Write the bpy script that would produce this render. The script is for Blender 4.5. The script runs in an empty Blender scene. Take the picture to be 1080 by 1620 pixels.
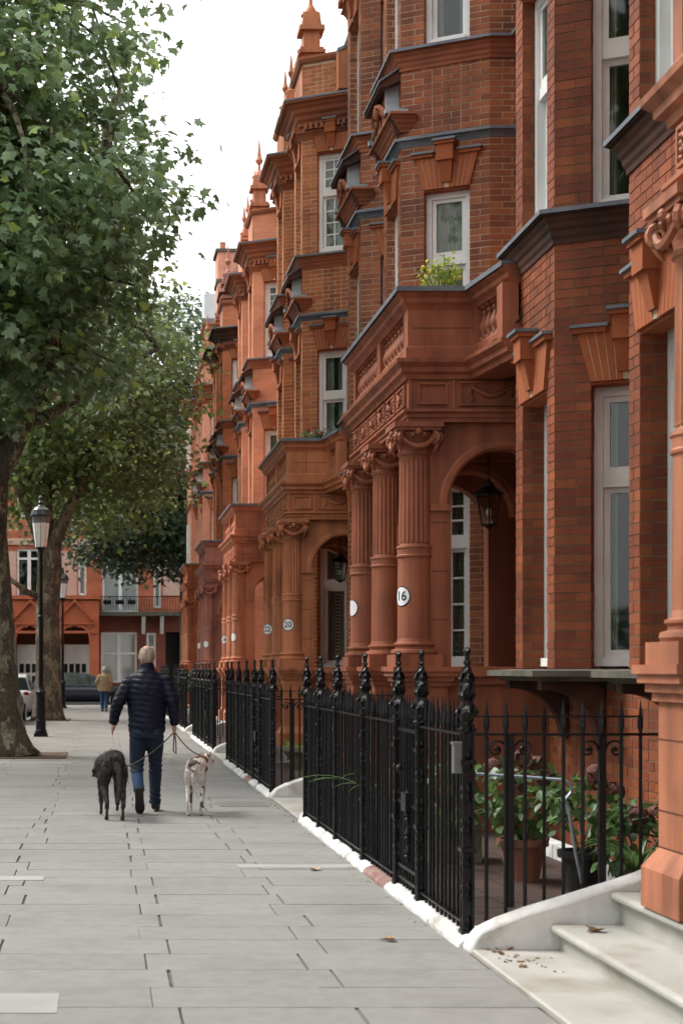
import bpy, math, random
import numpy as np
from mathutils import Vector, Matrix

random.seed(7)
RNG = np.random.default_rng(7)
SC = bpy.context.scene
COL = SC.collection
R = math.radians

# ------------------------------------------------------------------ camera
EYE = 1.5
FPX = 2400.0
cam_d = bpy.data.cameras.new('camera')
cam_d.sensor_fit = 'VERTICAL'
cam_d.sensor_height = 36.0
cam_d.sensor_width = 24.0
cam_d.lens = FPX / 1620.0 * 36.0
cam_d.shift_x = 377.0 / 1620.0
cam_d.shift_y = 248.0 / 1620.0
cam_d.clip_start = 0.1
cam_d.clip_end = 2000.0
cam_d.dof.use_dof = True
cam_d.dof.focus_distance = 16.0
cam_d.dof.aperture_fstop = 4.0
cam = bpy.data.objects.new('camera', cam_d)
COL.objects.link(cam)
cam.location = (0, 0, EYE)
cam.rotation_euler = (R(90), 0, 0)
SC.camera = cam

# ------------------------------------------------------------------ light
SUN_EL, SUN_AZ = R(50), R(-58)          # azimuth from +Y towards +X
w = bpy.data.worlds.new('World')
SC.world = w
w.use_nodes = True
nt = w.node_tree
nt.nodes.clear()
sky = nt.nodes.new('ShaderNodeTexSky')
sky.sky_type = 'NISHITA'
sky.sun_disc = False
sky.sun_elevation = SUN_EL
sky.sun_rotation = SUN_AZ
sky.air_density = 1.0
sky.dust_density = 5.0
sky.ozone_density = 1.0
hsv = nt.nodes.new('ShaderNodeHueSaturation')
hsv.inputs['Saturation'].default_value = 0.10
hsv.inputs['Value'].default_value = 1.0
bg = nt.nodes.new('ShaderNodeBackground')
bg.inputs['Strength'].default_value = 0.07
wo = nt.nodes.new('ShaderNodeOutputWorld')
nt.links.new(sky.outputs[0], hsv.inputs['Color'])
# overcast: cloud layer, a third as bright at the horizon as overhead, over the desaturated sky
tcw = nt.nodes.new('ShaderNodeTexCoord')
sep = nt.nodes.new('ShaderNodeSeparateXYZ')
nt.links.new(tcw.outputs['Generated'], sep.inputs[0])
mrw = nt.nodes.new('ShaderNodeMapRange')
mrw.inputs[1].default_value = -0.05
mrw.inputs[2].default_value = 1.0
mrw.inputs[3].default_value = 8.5
mrw.inputs[4].default_value = 13.0
nt.links.new(sep.outputs['Z'], mrw.inputs[0])
cl = nt.nodes.new('ShaderNodeCombineColor')
for i_, f_ in ((0, 0.985), (1, 1.0), (2, 1.01)):
    mm_ = nt.nodes.new('ShaderNodeMath'); mm_.operation = 'MULTIPLY'; mm_.inputs[1].default_value = f_
    nt.links.new(mrw.outputs[0], mm_.inputs[0]); nt.links.new(mm_.outputs[0], cl.inputs[i_])
mxw = nt.nodes.new('ShaderNodeMix')
mxw.data_type = 'RGBA'
mxw.inputs[0].default_value = 0.85
nt.links.new(hsv.outputs[0], mxw.inputs[6])
nt.links.new(cl.outputs[0], mxw.inputs[7])
nt.links.new(mxw.outputs[2], bg.inputs['Color'])
nt.links.new(bg.outputs[0], wo.inputs['Surface'])
sun_d = bpy.data.lights.new('sun', 'SUN')
sun_d.energy = 1.5
sun_d.angle = R(22)
sun_d.color = (1.0, 0.96, 0.9)
sun = bpy.data.objects.new('sun', sun_d)
COL.objects.link(sun)
sd = Vector((math.sin(SUN_AZ) * math.cos(SUN_EL), math.cos(SUN_AZ) * math.cos(SUN_EL), math.sin(SUN_EL)))
sun.rotation_euler = sd.to_track_quat('Z', 'Y').to_euler()
sun.location = (-10, 0, 30)

vs = SC.view_settings
vs.view_transform = 'Standard'
vs.look = 'None'
vs.exposure = 1.42
vs.gamma = 1.0
vs.use_curve_mapping = False
cy = SC.cycles
cy.max_bounces = 5
cy.diffuse_bounces = 3
cy.glossy_bounces = 2
cy.transmission_bounces = 2
cy.transparent_max_bounces = 6
cy.use_adaptive_sampling = True
cy.adaptive_threshold = 0.04
cy.use_denoising = True
cy.caustics_reflective = False
cy.caustics_refractive = False
cy.sample_clamp_indirect = 4.0

# ------------------------------------------------------------------ materials
def _new(name):
    m = bpy.data.materials.new(name)
    m.use_nodes = True
    n = m.node_tree
    n.nodes.clear()
    o = n.nodes.new('ShaderNodeOutputMaterial')
    b = n.nodes.new('ShaderNodeBsdfPrincipled')
    n.links.new(b.outputs[0], o.inputs['Surface'])
    return m, n, b, o

def nmat(name, c1, c2=None, scale=3.0, rough=0.7, bump=0.0, bscale=40.0, rand=None, spec=0.4,
         metal=0.0, stain=None, stain_scale=0.8, stretch=None, rand_amt=0.5, detail=5.0, streak=0.0):
    """two-tone noise material; rand: 'island' or 'object' gives each piece its own tone"""
    m, n, b, o = _new(name)
    L = n.links.new
    c2 = c2 or tuple(x * 0.8 for x in c1)
    tc = n.nodes.new('ShaderNodeTexCoord')
    mp = n.nodes.new('ShaderNodeMapping')
    if stretch:
        mp.inputs['Scale'].default_value = stretch
    geo = n.nodes.new('ShaderNodeNewGeometry')
    L(geo.outputs['Position'], mp.inputs['Vector'])
    nz = n.nodes.new('ShaderNodeTexNoise')
    nz.inputs['Scale'].default_value = scale
    nz.inputs['Detail'].default_value = detail
    L(mp.outputs[0], nz.inputs['Vector'])
    mr = n.nodes.new('ShaderNodeMapRange')
    mr.inputs[1].default_value = 0.3
    mr.inputs[2].default_value = 0.7
    L(nz.outputs['Fac'], mr.inputs[0])
    fac = mr.outputs[0]
    if rand:
        if rand == 'object':
            oi = n.nodes.new('ShaderNodeObjectInfo')
            rv = oi.outputs['Random']
        else:
            rv = geo.outputs['Random Per Island']
        mx = n.nodes.new('ShaderNodeMix')
        mx.inputs[0].default_value = rand_amt
        L(fac, mx.inputs[2])
        L(rv, mx.inputs[3])
        fac = mx.outputs[0]
    mix = n.nodes.new('ShaderNodeMix')
    mix.data_type = 'RGBA'
    mix.inputs[6].default_value = (*c1, 1)
    mix.inputs[7].default_value = (*c2, 1)
    L(fac, mix.inputs[0])
    col = mix.outputs[2]
    if stain:
        sn = n.nodes.new('ShaderNodeTexNoise')
        sn.inputs['Scale'].default_value = stain_scale
        sn.inputs['Detail'].default_value = 6
        L(geo.outputs['Position'], sn.inputs['Vector'])
        sr = n.nodes.new('ShaderNodeMapRange')
        sr.inputs[1].default_value = 0.5
        sr.inputs[2].default_value = 0.75
        sr.inputs[4].default_value = stain[3] if len(stain) > 3 else 0.6
        L(sn.outputs['Fac'], sr.inputs[0])
        m2 = n.nodes.new('ShaderNodeMix')
        m2.data_type = 'RGBA'
        L(sr.outputs[0], m2.inputs[0])
        L(col, m2.inputs[6])
        m2.inputs[7].default_value = (*stain[:3], 1)
        col = m2.outputs[2]
    if streak > 0:      # rain streaks and grime runs, longer than they are wide
        ms = n.nodes.new('ShaderNodeMapping'); ms.inputs['Scale'].default_value = (7, 7, .55)
        L(geo.outputs['Position'], ms.inputs['Vector'])
        s2 = n.nodes.new('ShaderNodeTexNoise'); s2.inputs['Scale'].default_value = 1.0; s2.inputs['Detail'].default_value = 7
        L(ms.outputs[0], s2.inputs['Vector'])
        s3 = n.nodes.new('ShaderNodeMapRange'); s3.inputs[1].default_value = .42; s3.inputs[2].default_value = .72
        s3.inputs[3].default_value = 1.06; s3.inputs[4].default_value = 1.0 - streak
        L(s2.outputs['Fac'], s3.inputs[0])
        vm = n.nodes.new('ShaderNodeVectorMath'); vm.operation = 'SCALE'
        L(col, vm.inputs[0]); L(s3.outputs[0], vm.inputs[3]); col = vm.outputs[0]
    L(col, b.inputs['Base Color'])
    b.inputs['Roughness'].default_value = rough
    b.inputs['Metallic'].default_value = metal
    b.inputs['Specular IOR Level'].default_value = spec
    if bump > 0:
        bn = n.nodes.new('ShaderNodeTexNoise')
        bn.inputs['Scale'].default_value = bscale
        bn.inputs['Detail'].default_value = 4
        L(mp.outputs[0], bn.inputs['Vector'])
        bp = n.nodes.new('ShaderNodeBump')
        bp.inputs['Strength'].default_value = bump
        bp.inputs['Distance'].default_value = 0.01
        L(bn.outputs['Fac'], bp.inputs['Height'])
        L(bp.outputs[0], b.inputs['Normal'])
    return m

def brick_tex(name, c1, c2, cm):
    """far brickwork: courses too small to pick apart; uv is in metres"""
    m, n, b, o = _new(name)
    L = n.links.new
    uv = n.nodes.new('ShaderNodeUVMap')
    br = n.nodes.new('ShaderNodeTexBrick')
    br.inputs['Scale'].default_value = 1.0
    br.inputs['Brick Width'].default_value = 0.225
    br.inputs['Row Height'].default_value = 0.075
    br.inputs['Mortar Size'].default_value = 0.007
    br.inputs['Color1'].default_value = (*c1, 1)
    br.inputs['Color2'].default_value = (*c2, 1)
    br.inputs['Mortar'].default_value = (*cm, 1)
    L(uv.outputs[0], br.inputs['Vector'])
    geo = n.nodes.new('ShaderNodeNewGeometry')
    nz = n.nodes.new('ShaderNodeTexNoise')
    nz.inputs['Scale'].default_value = 1.3
    L(geo.outputs['Position'], nz.inputs['Vector'])
    mr = n.nodes.new('ShaderNodeMapRange')
    mr.inputs[1].default_value = 0.35
    mr.inputs[2].default_value = 0.65
    mr.inputs[3].default_value = 0.8
    mr.inputs[4].default_value = 1.15
    L(nz.outputs['Fac'], mr.inputs[0])
    mu = n.nodes.new('ShaderNodeVectorMath')
    mu.operation = 'SCALE'
    L(br.outputs['Color'], mu.inputs[0])
    L(mr.outputs[0], mu.inputs[3])
    L(mu.outputs[0], b.inputs['Base Color'])
    b.inputs['Roughness'].default_value = 0.85
    bp = n.nodes.new('ShaderNodeBump')
    bp.inputs['Strength'].default_value = 0.6
    bp.inputs['Distance'].default_value = 0.01
    bp.invert = True
    L(br.outputs['Fac'], bp.inputs['Height'])
    L(bp.outputs[0], b.inputs['Normal'])
    return m

def glass_mat(name, tint=(0.8, 0.84, 0.8)):
    m, n, b, o = _new(name)
    n.nodes.remove(b)
    L = n.links.new
    tr = n.nodes.new('ShaderNodeBsdfTransparent')
    tr.inputs[0].default_value = (*tint, 1)
    gl = n.nodes.new('ShaderNodeBsdfGlossy')
    gl.inputs['Roughness'].default_value = 0.03
    gl.inputs[0].default_value = (0.9, 0.9, 0.9, 1)
    fr = n.nodes.new('ShaderNodeFresnel')
    fr.inputs[0].default_value = 1.5
    mx = n.nodes.new('ShaderNodeMixShader')
    ma = n.nodes.new('ShaderNodeMath')
    ma.operation = 'MULTIPLY_ADD'
    ma.inputs[1].default_value = 0.6
    ma.inputs[2].default_value = 0.015
    L(fr.outputs[0], ma.inputs[0])
    L(ma.outputs[0], mx.inputs[0])
    L(tr.outputs[0], mx.inputs[1])
    L(gl.outputs[0], mx.inputs[2])
    L(mx.outputs[0], o.inputs['Surface'])
    return m

M = {}
# brick, per house: (tone a, tone b, mortar)
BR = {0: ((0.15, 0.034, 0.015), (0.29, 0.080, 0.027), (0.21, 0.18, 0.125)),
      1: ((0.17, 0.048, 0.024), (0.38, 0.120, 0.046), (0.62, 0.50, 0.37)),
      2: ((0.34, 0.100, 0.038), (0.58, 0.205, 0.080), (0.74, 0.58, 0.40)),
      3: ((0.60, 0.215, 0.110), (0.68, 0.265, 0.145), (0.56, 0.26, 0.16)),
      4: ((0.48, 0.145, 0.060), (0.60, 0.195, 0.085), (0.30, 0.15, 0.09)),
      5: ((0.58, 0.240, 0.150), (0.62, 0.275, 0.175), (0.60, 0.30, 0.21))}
for k, (a_, b_, c_) in BR.items():
    if k < 3:
        st = (a_[0] * .4, a_[1] * .5, a_[2] * .6, 0.55)
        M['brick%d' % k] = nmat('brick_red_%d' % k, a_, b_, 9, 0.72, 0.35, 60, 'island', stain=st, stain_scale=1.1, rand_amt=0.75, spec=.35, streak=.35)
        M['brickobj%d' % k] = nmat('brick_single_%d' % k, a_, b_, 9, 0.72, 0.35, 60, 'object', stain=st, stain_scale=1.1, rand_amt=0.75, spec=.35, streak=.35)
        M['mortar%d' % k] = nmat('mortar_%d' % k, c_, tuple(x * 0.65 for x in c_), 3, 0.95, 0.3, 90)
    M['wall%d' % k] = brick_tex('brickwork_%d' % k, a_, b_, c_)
# terracotta / red paint per house
TC = {0: (0.46, 0.175, 0.095), 1: (0.33, 0.105, 0.052), 2: (0.50, 0.175, 0.074), 3: (0.58, 0.21, 0.11), 4: (0.44, 0.17, 0.12), 5: (0.50, 0.18, 0.09)}
for k, c_ in TC.items():
    M['tc%d' % k] = nmat('terracotta_%d' % k, c_, tuple(x * 0.78 for x in c_), 2.5, 0.62, 0.12, 30,
                         stain=(c_[0] * .42, c_[1] * .40, c_[2] * .45, 0.6), stain_scale=1.9, spec=0.35, streak=.42, detail=9)
M['lintel'] = nmat('rubbed_brick', (0.36, 0.100, 0.030), (0.26, 0.068, 0.023), 5, 0.8, 0.2, 40, 'island')
M['moulding'] = nmat('moulded_brick', (0.26, 0.085, 0.045), (0.40, 0.13, 0.06), 3, 0.8, 0.2, 30,
                     stain=(0.05, 0.035, 0.028, 0.85), stain_scale=1.5)
M['dark_mould'] = nmat('dark_moulded_brick', (0.10, 0.035, 0.02), (0.03, 0.018, 0.014), 3, 0.85, 0.3, 30)  # dark brown tone for mouldings, brackets and the ledge underside
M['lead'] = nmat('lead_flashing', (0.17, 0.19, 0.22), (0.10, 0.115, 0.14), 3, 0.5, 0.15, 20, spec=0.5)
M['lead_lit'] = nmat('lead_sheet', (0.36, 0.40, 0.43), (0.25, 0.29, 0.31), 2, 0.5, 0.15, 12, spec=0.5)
M['white'] = nmat('white_paint', (0.80, 0.80, 0.79), (0.72, 0.72, 0.71), 4, 0.4, 0.05, 20, stain=(0.5, 0.48, 0.45, 0.35), stain_scale=2)
M['glass'] = glass_mat('window_glass')
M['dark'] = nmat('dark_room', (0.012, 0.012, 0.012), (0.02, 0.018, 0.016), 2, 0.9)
M['door'] = nmat('dark_door_and_shade', (0.03, 0.012, 0.010), (0.02, 0.008, 0.007), 2, 0.35)  # for the doors, and as painted shade on the bay return
M['curtain'] = nmat('net_curtain', (0.55, 0.54, 0.50), (0.38, 0.37, 0.34), 9, 0.9, stretch=(6, 6, .2))
M['iron'] = nmat('black_iron', (0.0025, 0.0025, 0.003), (0.006, 0.006, 0.0075), 30, 0.3, 0.5, 60, spec=0.28)
M['stone'] = nmat('ledge_stone', (0.13, 0.12, 0.095), (0.06, 0.055, 0.045), 4, 0.9, 0.3, 40, stain=(0.07, 0.09, 0.04, 0.6), stain_scale=3)
M['kerb_white'] = nmat('white_masonry_paint', (0.68, 0.68, 0.67), (0.56, 0.55, 0.54), 5, 0.75, 0.6, 25, stain=(0.25, 0.22, 0.18, 0.85), stain_scale=4.5, streak=.15, detail=9)
M['marble'] = nmat('worn_stone_step', (0.46, 0.45, 0.415), (0.35, 0.34, 0.31), 2.2, 0.6, 0.2, 50, stain=(0.24, 0.22, 0.16, 0.8), stain_scale=2.6, detail=9)
M['slab'] = nmat('paving_slab', (0.270, 0.265, 0.255), (0.205, 0.200, 0.190), 9, 0.85, 0.7, 110, 'object', stain=(0.14, 0.137, 0.128, 0.42), stain_scale=1.5, rand_amt=0.4, detail=14)
M['slab_far'] = nmat('paving_slab_far', (0.262, 0.252, 0.236), (0.205, 0.197, 0.183), 1.5, 0.85, 0.25, 120, 'island', stain=(0.13, 0.125, 0.115, 0.45), stain_scale=0.9, rand_amt=0.45)
M['slab_pale'] = nmat('pale_slab', (0.34, 0.34, 0.33), (0.28, 0.28, 0.27), 2, 0.85, 0.2, 120)
M['joint'] = nmat('paving_joint', (0.17, 0.16, 0.145), (0.06, 0.052, 0.045), 5, 0.95)
M['asphalt'] = nmat('asphalt', (0.06, 0.06, 0.062), (0.045, 0.045, 0.046), 3, 0.9, 0.4, 200)
M['kerb'] = nmat('granite_kerb', (0.25, 0.25, 0.25), (0.18, 0.18, 0.18), 20, 0.8, 0.2, 60)
M['paver'] = nmat('area_paver', (0.075, 0.045, 0.035), (0.05, 0.032, 0.027), 4, 0.85, 0.2, 60, 'island')
M['slate'] = nmat('roof_slate', (0.10, 0.095, 0.09), (0.16, 0.13, 0.11), 6, 0.8, 0.2, 30, 'island')
M['rooftile'] = nmat('clay_roof_tile', (0.26, 0.14, 0.11), (0.16, 0.09, 0.07), 6, 0.85, 0.2, 30, 'island')
M['earth'] = nmat('tree_pit_soil', (0.13, 0.085, 0.055), (0.08, 0.055, 0.04), 12, 0.95, 0.8, 40)

# ------------------------------------------------------------------ mesh builder
WO = {}                     # world origin of every parent object

class MB:
    def __init__(s, T=None):
        s.v = []; s.f = []; s.m = []; s.uv = []; s.T = T
    def pts(s, ps):
        b = len(s.v)
        if s.T: ps = [s.T(*p) for p in ps]
        s.v.extend([tuple(p) for p in ps])
        return b
    def face(s, ids, m=0, uv=None):
        s.f.append(ids); s.m.append(m); s.uv.append(uv)
    def box(s, x0, x1, y0, y1, z0, z1, m=0):
        b = s.pts([(x0, y0, z0), (x1, y0, z0), (x1, y1, z0), (x0, y1, z0), (x0, y0, z1), (x1, y0, z1), (x1, y1, z1), (x0, y1, z1)])
        for q in ((0, 3, 2, 1), (4, 5, 6, 7), (0, 1, 5, 4), (1, 2, 6, 5), (2, 3, 7, 6), (3, 0, 4, 7)):
            s.face([b + i for i in q], m)
    def hexa(s, ps, m=0):
        b = s.pts(ps)
        for q in ((0, 3, 2, 1), (4, 5, 6, 7), (0, 1, 5, 4), (1, 2, 6, 5), (2, 3, 7, 6), (3, 0, 4, 7)):
            s.face([b + i for i in q], m)
    def prism(s, poly, ext, m=0, mside=None):
        """poly: 3D points, ext: vector"""
        n = len(poly)
        e = Vector(ext)
        b = s.pts(list(poly) + [tuple(Vector(p) + e) for p in poly])
        s.face(list(range(b, b + n))[::-1], m)
        s.face(list(range(b + n, b + 2 * n)), m)
        for i in range(n):
            j = (i + 1) % n
            s.face([b + i, b + j, b + n + j, b + n + i], m if mside is None else mside)
    def lathe(s, c, prof, seg=16, m=0, flute=None, sq=False):
        """prof: (r, z) list bottom to top; flute(i, seg, k)-> factor"""
        rings = []
        for k, (r, z) in enumerate(prof):
            ps = []
            for i in range(seg):
                a = 2 * math.pi * (i + (0.5 if sq else 0)) / seg
                rr = r * (flute(i, k) if flute else 1.0)
                ps.append((c[0] + rr * math.cos(a), c[1] + rr * math.sin(a), c[2] + z))
            rings.append(s.pts(ps))
        for k in range(len(rings) - 1):
            for i in range(seg):
                j = (i + 1) % seg
                s.face([rings[k] + i, rings[k] + j, rings[k + 1] + j, rings[k + 1] + i], m)
        s.face([rings[0] + i for i in range(seg)][::-1], m)
        s.face([rings[-1] + i for i in range(seg)], m)
    def tube(s, path, rad, seg=8, m=0, cap=True):
        """path: 3D points, rad: number or list (or list of (rx, ry))"""
        P = [Vector(p) for p in path]
        n = len(P)
        rings = []
        prev = None
        for i in range(n):
            d = (P[min(i + 1, n - 1)] - P[max(i - 1, 0)])
            if d.length < 1e-9: d = Vector((0, 0, 1))
            d.normalize()
            if prev is None:
                u = d.cross(Vector((0, 1, 0)) if abs(d.y) < 0.9 else Vector((1, 0, 0))).normalized()
            else:
                u = (prev - d * prev.dot(d))
                u = u.normalized() if u.length > 1e-6 else d.orthogonal().normalized()
            prev = u
            v = d.cross(u)
            r = rad[i] if isinstance(rad, (list, tuple)) else rad
            rx, ry = r if isinstance(r, (list, tuple)) else (r, r)
            ps = [P[i] + u * (rx * math.cos(2 * math.pi * k / seg)) + v * (ry * math.sin(2 * math.pi * k / seg)) for k in range(seg)]
            rings.append(s.pts(ps))
        for i in range(n - 1):
            for k in range(seg):
                j = (k + 1) % seg
                s.face([rings[i] + k, rings[i] + j, rings[i + 1] + j, rings[i + 1] + k], m)
        if cap:
            s.face([rings[0] + k for k in range(seg)][::-1], m)
            s.face([rings[-1] + k for k in range(seg)], m)
    def ball(s, c, r, seg=10, rings=6, m=0):
        rx, ry, rz = r if isinstance(r, (list, tuple)) else (r, r, r)
        idx = []
        for k in range(1, rings):
            t = math.pi * k / rings
            idx.append(s.pts([(c[0] + rx * math.sin(t) * math.cos(2 * math.pi * i / seg), c[1] + ry * math.sin(t) * math.sin(2 * math.pi * i / seg), c[2] - rz * math.cos(t)) for i in range(seg)]))
        b0 = s.pts([(c[0], c[1], c[2] - rz)]); b1 = s.pts([(c[0], c[1], c[2] + rz)])
        for i in range(seg):
            j = (i + 1) % seg
            s.face([b0, idx[0] + j, idx[0] + i], m)
            s.face([b1, idx[-1] + i, idx[-1] + j], m)
            for k in range(len(idx) - 1):
                s.face([idx[k] + i, idx[k] + j, idx[k + 1] + j, idx[k + 1] + i], m)
    def sweep(s, prof, path, m=0, closed=False, mtop=None):
        """prof: (out, z) closed loop; path: 2D (x, y); outward is left of the walking direction"""
        n = len(path)
        offs = []
        for i in range(n):
            def nrm(a, b):
                d = Vector((b[0] - a[0], b[1] - a[1])).normalized()
                return Vector((-d.y, d.x))
            if closed:
                n1 = nrm(path[i - 1], path[i]); n2 = nrm(path[i], path[(i + 1) % n])
            else:
                n1 = nrm(path[i - 1], path[i]) if i > 0 else nrm(path[0], path[1])
                n2 = nrm(path[i], path[i + 1]) if i < n - 1 else n1
            bis = (n1 + n2)
            bis = bis / max(1e-6, bis.length)
            offs.append(bis / max(0.35, bis.dot(n1)))
        rings = [s.pts([(path[i][0] + offs[i].x * o, path[i][1] + offs[i].y * o, z) for o, z in prof]) for i in range(n)]
        k = len(prof)
        rng = range(n) if closed else range(n - 1)
        for i in rng:
            j = (i + 1) % n
            for a in range(k):
                b = (a + 1) % k
                mm = m
                if mtop is not None and a in mtop: mm = mtop[a]
                s.face([rings[i] + a, rings[i] + b, rings[j] + b, rings[j] + a], mm)
        if not closed:
            s.face([rings[0] + a for a in range(k)], m)
            s.face([rings[-1] + a for a in range(k)][::-1], m)
    def mesh(s, name, mats, smooth=False, origin=(0, 0, 0), fix=False):
        me = bpy.data.meshes.new(name)
        v = np.array(s.v, dtype=np.float64).reshape(-1, 3) - np.array(origin)
        me.from_pydata(v.tolist(), [], s.f)
        for mm in (mats if isinstance(mats, (list, tuple)) else [mats]):
            me.materials.append(mm)
        if any(s.m): me.polygons.foreach_set('material_index', s.m)
        if any(u is not None for u in s.uv):
            ul = me.uv_layers.new(name='UVMap')
            flat = []
            for f, u in zip(s.f, s.uv):
                if u is None: flat.extend([0.0, 0.0] * len(f))
                else:
                    for q in u: flat.extend(q)
            ul.data.foreach_set('uv', flat)
        if smooth: me.polygons.foreach_set('use_smooth', [True] * len(me.polygons))
        me.update()
        if fix:
            import bmesh
            bm = bmesh.new(); bm.from_mesh(me)
            bmesh.ops.recalc_face_normals(bm, faces=bm.faces)
            bm.to_mesh(me); bm.free()
        return me
    def build(s, name, mats, parent=None, smooth=False, stuff=False, fix=True):
        og = WO.get(parent.name, Vector((0, 0, 0))) if parent else Vector((0, 0, 0))
        me = s.mesh(name, mats, smooth, og, fix)
        o = bpy.data.objects.new(name, me)
        COL.objects.link(o)
        if parent:
            o.parent = parent
            WO[o.name] = og.copy()
        if stuff: o['kind'] = 'stuff'
        return o

def place(name, me, loc, parent=None, rz=0.0, rot=None, scale=None):
    o = bpy.data.objects.new(name, me)
    COL.objects.link(o)
    og = WO.get(parent.name, Vector((0, 0, 0))) if parent else Vector((0, 0, 0))
    o.location = Vector(loc) - og
    o.rotation_euler = rot if rot else (0, 0, rz)
    if scale: o.scale = scale
    if parent: o.parent = parent
    WO[o.name] = Vector(loc)
    return o

def thing(name, loc, label, cat, group=None):
    o = bpy.data.objects.new(name, None)
    COL.objects.link(o)
    o.location = loc
    o.empty_display_size = 0.2
    o['label'] = label
    o['category'] = cat
    if group: o['group'] = group
    WO[o.name] = Vector(loc)
    return o

def tag(o, label, cat, group=None):
    o['label'] = label; o['category'] = cat
    if group: o['group'] = group
    return o

def struct(o):
    o['kind'] = 'structure'
    return o

def smooth_by_angle(o, ang=40):
    me = o.data
    me.polygons.foreach_set('use_smooth', [True] * len(me.polygons))
    import bmesh
    bm = bmesh.new(); bm.from_mesh(me)
    bmesh.ops.remove_doubles(bm, verts=bm.verts, dist=1e-5)
    for e in bm.edges:
        if len(e.link_faces) == 2 and e.calc_face_angle(0) > R(ang): e.smooth = False
    bm.to_mesh(me); bm.free()

def px(X, Y, Z):
    s = FPX / Y
    return 163 + s * X, 1058 - s * (Z - EYE)
# ------------------------------------------------------------------ ground, road, pavement
gm = MB(); gm.box(-400, 400, -60, 900, -0.5, -0.14); struct(gm.build('ground', M['asphalt']))
pm = MB(); pm.box(-2.7, 7.0, -12, 31.0, -0.16, -0.012); pm.box(-2.15, 7.0, 31.0, 62.6, -0.16, -0.012)
pavement = struct(pm.build('pavement', M['joint']))
WO['pavement'] = Vector((0, 0, 0))
km = MB()
y = -12.0
while y < 62.5:
    xk = -2.7 if y < 31.1 else -2.15
    km.box(xk - .16, xk - .003, y, y + 0.89, -0.2, 0.004); y += 0.9
km.box(-2.7, -2.32, 31.003, 31.16, -.2, .004)
x = -2.15
while x < 7:
    km.box(x, x + 0.89, 62.603, 62.75, -0.2, 0.004); x += 0.9
struct(km.build('kerb', M['kerb']))
fp = MB(); fp.box(-40, 60, 69.0, 78, -0.139, -0.01); struct(fp.build('far_pavement', M['slab_far']))
fk = MB()
x = -30.0
while x < 30: fk.box(x, x + 0.89, 68.85, 69.0, -0.2, 0.0); x += 0.9
struct(fk.build('far_kerb', M['kerb']))

ROW = 0.42
far = MB()
cache = {}
pits = [(-2.6, -.62, 25.4, 27.3), (-2.1, -.95, 43.6, 45.6)]
nrow = 0
y = 4.2
slab_n = 0
while y < 62.4:
    xs = []
    base = (0.34 if nrow % 2 else 0.22) + random.uniform(-0.015, 0.015)
    cuts = [base]
    a = base
    while a < 1.93:
        a += 0.84 + random.uniform(-0.06, 0.05); cuts.append(min(a, 1.93))
    a = base
    xm_ = -2.7 if y < 30.8 else -2.15
    while a > xm_:
        a -= 0.86 + random.uniform(-0.05, 0.06); cuts.append(max(a, xm_))
    cuts = sorted(set(round(c, 3) for c in cuts))
    if len(cuts) > 2 and cuts[-1] - cuts[-2] < 0.15: cuts.pop(-2)
    for c0, c1 in zip(cuts[:-1], cuts[1:]):
        if c1 - c0 < 0.05: continue
        if any(c0 < p[1] and c1 > p[0] and y + ROW > p[2] and y < p[3] for p in pits):
            segs = []
            for p in pits:
                if y + ROW > p[2] and y < p[3]:
                    if c0 < p[0] - 0.05: segs.append((c0, p[0]))
                    if c1 > p[1] + 0.05: segs.append((p[1], c1))
        else: segs = [(c0, c1)]
        for s0, s1 in segs:
            if y < 21 and slab_n < 300:
                key = (round((s1 - s0) * 40) / 40,)
                if key not in cache:
                    w_ = 0.5
                    b = MB()
                    g = 0.005
                    hw, hd = key[0] / 2 - g, ROW / 2 - 0.0022
                    bv = 0.004
                    b.prism([(-hw, -hd, 0), (hw, -hd, 0), (hw, hd, 0), (-hw, hd, 0)][::1], (0, 0, 0.02))
                    cache[key] = b.mesh('paving_slab', M['slab'], fix=True)
                o = place('paving_slab', cache[key], ((s0 + s1) / 2, y + ROW / 2, -0.02 + random.uniform(-0.0012, 0.0012)), pavement)
                o.rotation_euler = (random.uniform(-.0015, .0015), random.uniform(-.0015, .0015), 0)
                slab_n += 1
            else:
                far.box(s0 + 0.0045, s1 - 0.0045, y + 0.0025, y + ROW - 0.0025, -0.016, random.uniform(-0.001, 0.001))
    y += ROW
    nrow += 1
far.build('paving_slab', M['slab_far'], pavement, stuff=True)
# paler replacement slabs and a metal cover, laid a little proud
def pale(x0, x1, yy, d=0.3):
    b = MB(); b.box(x0, x1, yy, yy + d, -0.01, 0.0032)
    b.build('pale_slab', M['slab_pale'], pavement)
pale(-1.0, -0.42, 10.75, 0.22); pale(1.02, 2.0 - .08, 11.42, 0.2); pale(-0.75, -0.2, 6.6, 0.4); pale(-1.9, -0.5, 24.0, 0.3)
b = MB(); b.box(1.28, 1.82, 16.5, 17.1, -0.01, 0.0035)
b.build('access_cover', nmat('cover_steel', (0.20, 0.19, 0.175), (0.155, 0.15, 0.135), 8, 0.7, 0.4, 90), pavement)
for p in pits:
    b = MB(); b.box(p[0] + .005, p[1] - .005, p[2] + .005, p[3] - .005, -0.0115, 0.001)
    struct(b.build('tree_pit', M['earth']))
# front area behind the railings: small brown pavers
b = MB()
yy = 3.0
while yy < 57:
    xx = 2.12
    while xx < 5.4:
        if yy < 20: b.box(xx + .003, xx + .207, yy + .003, yy + .207, -0.01, 0.002 + random.uniform(0, .002))
        xx += .21
    yy += .21
b.build('area_paver', M['paver'], pavement, stuff=True)
b = MB(); b.box(2.1, 5.5, 20, 61, -0.01, 0.0); b.build('area_paving', M['paver'], pavement)

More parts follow.
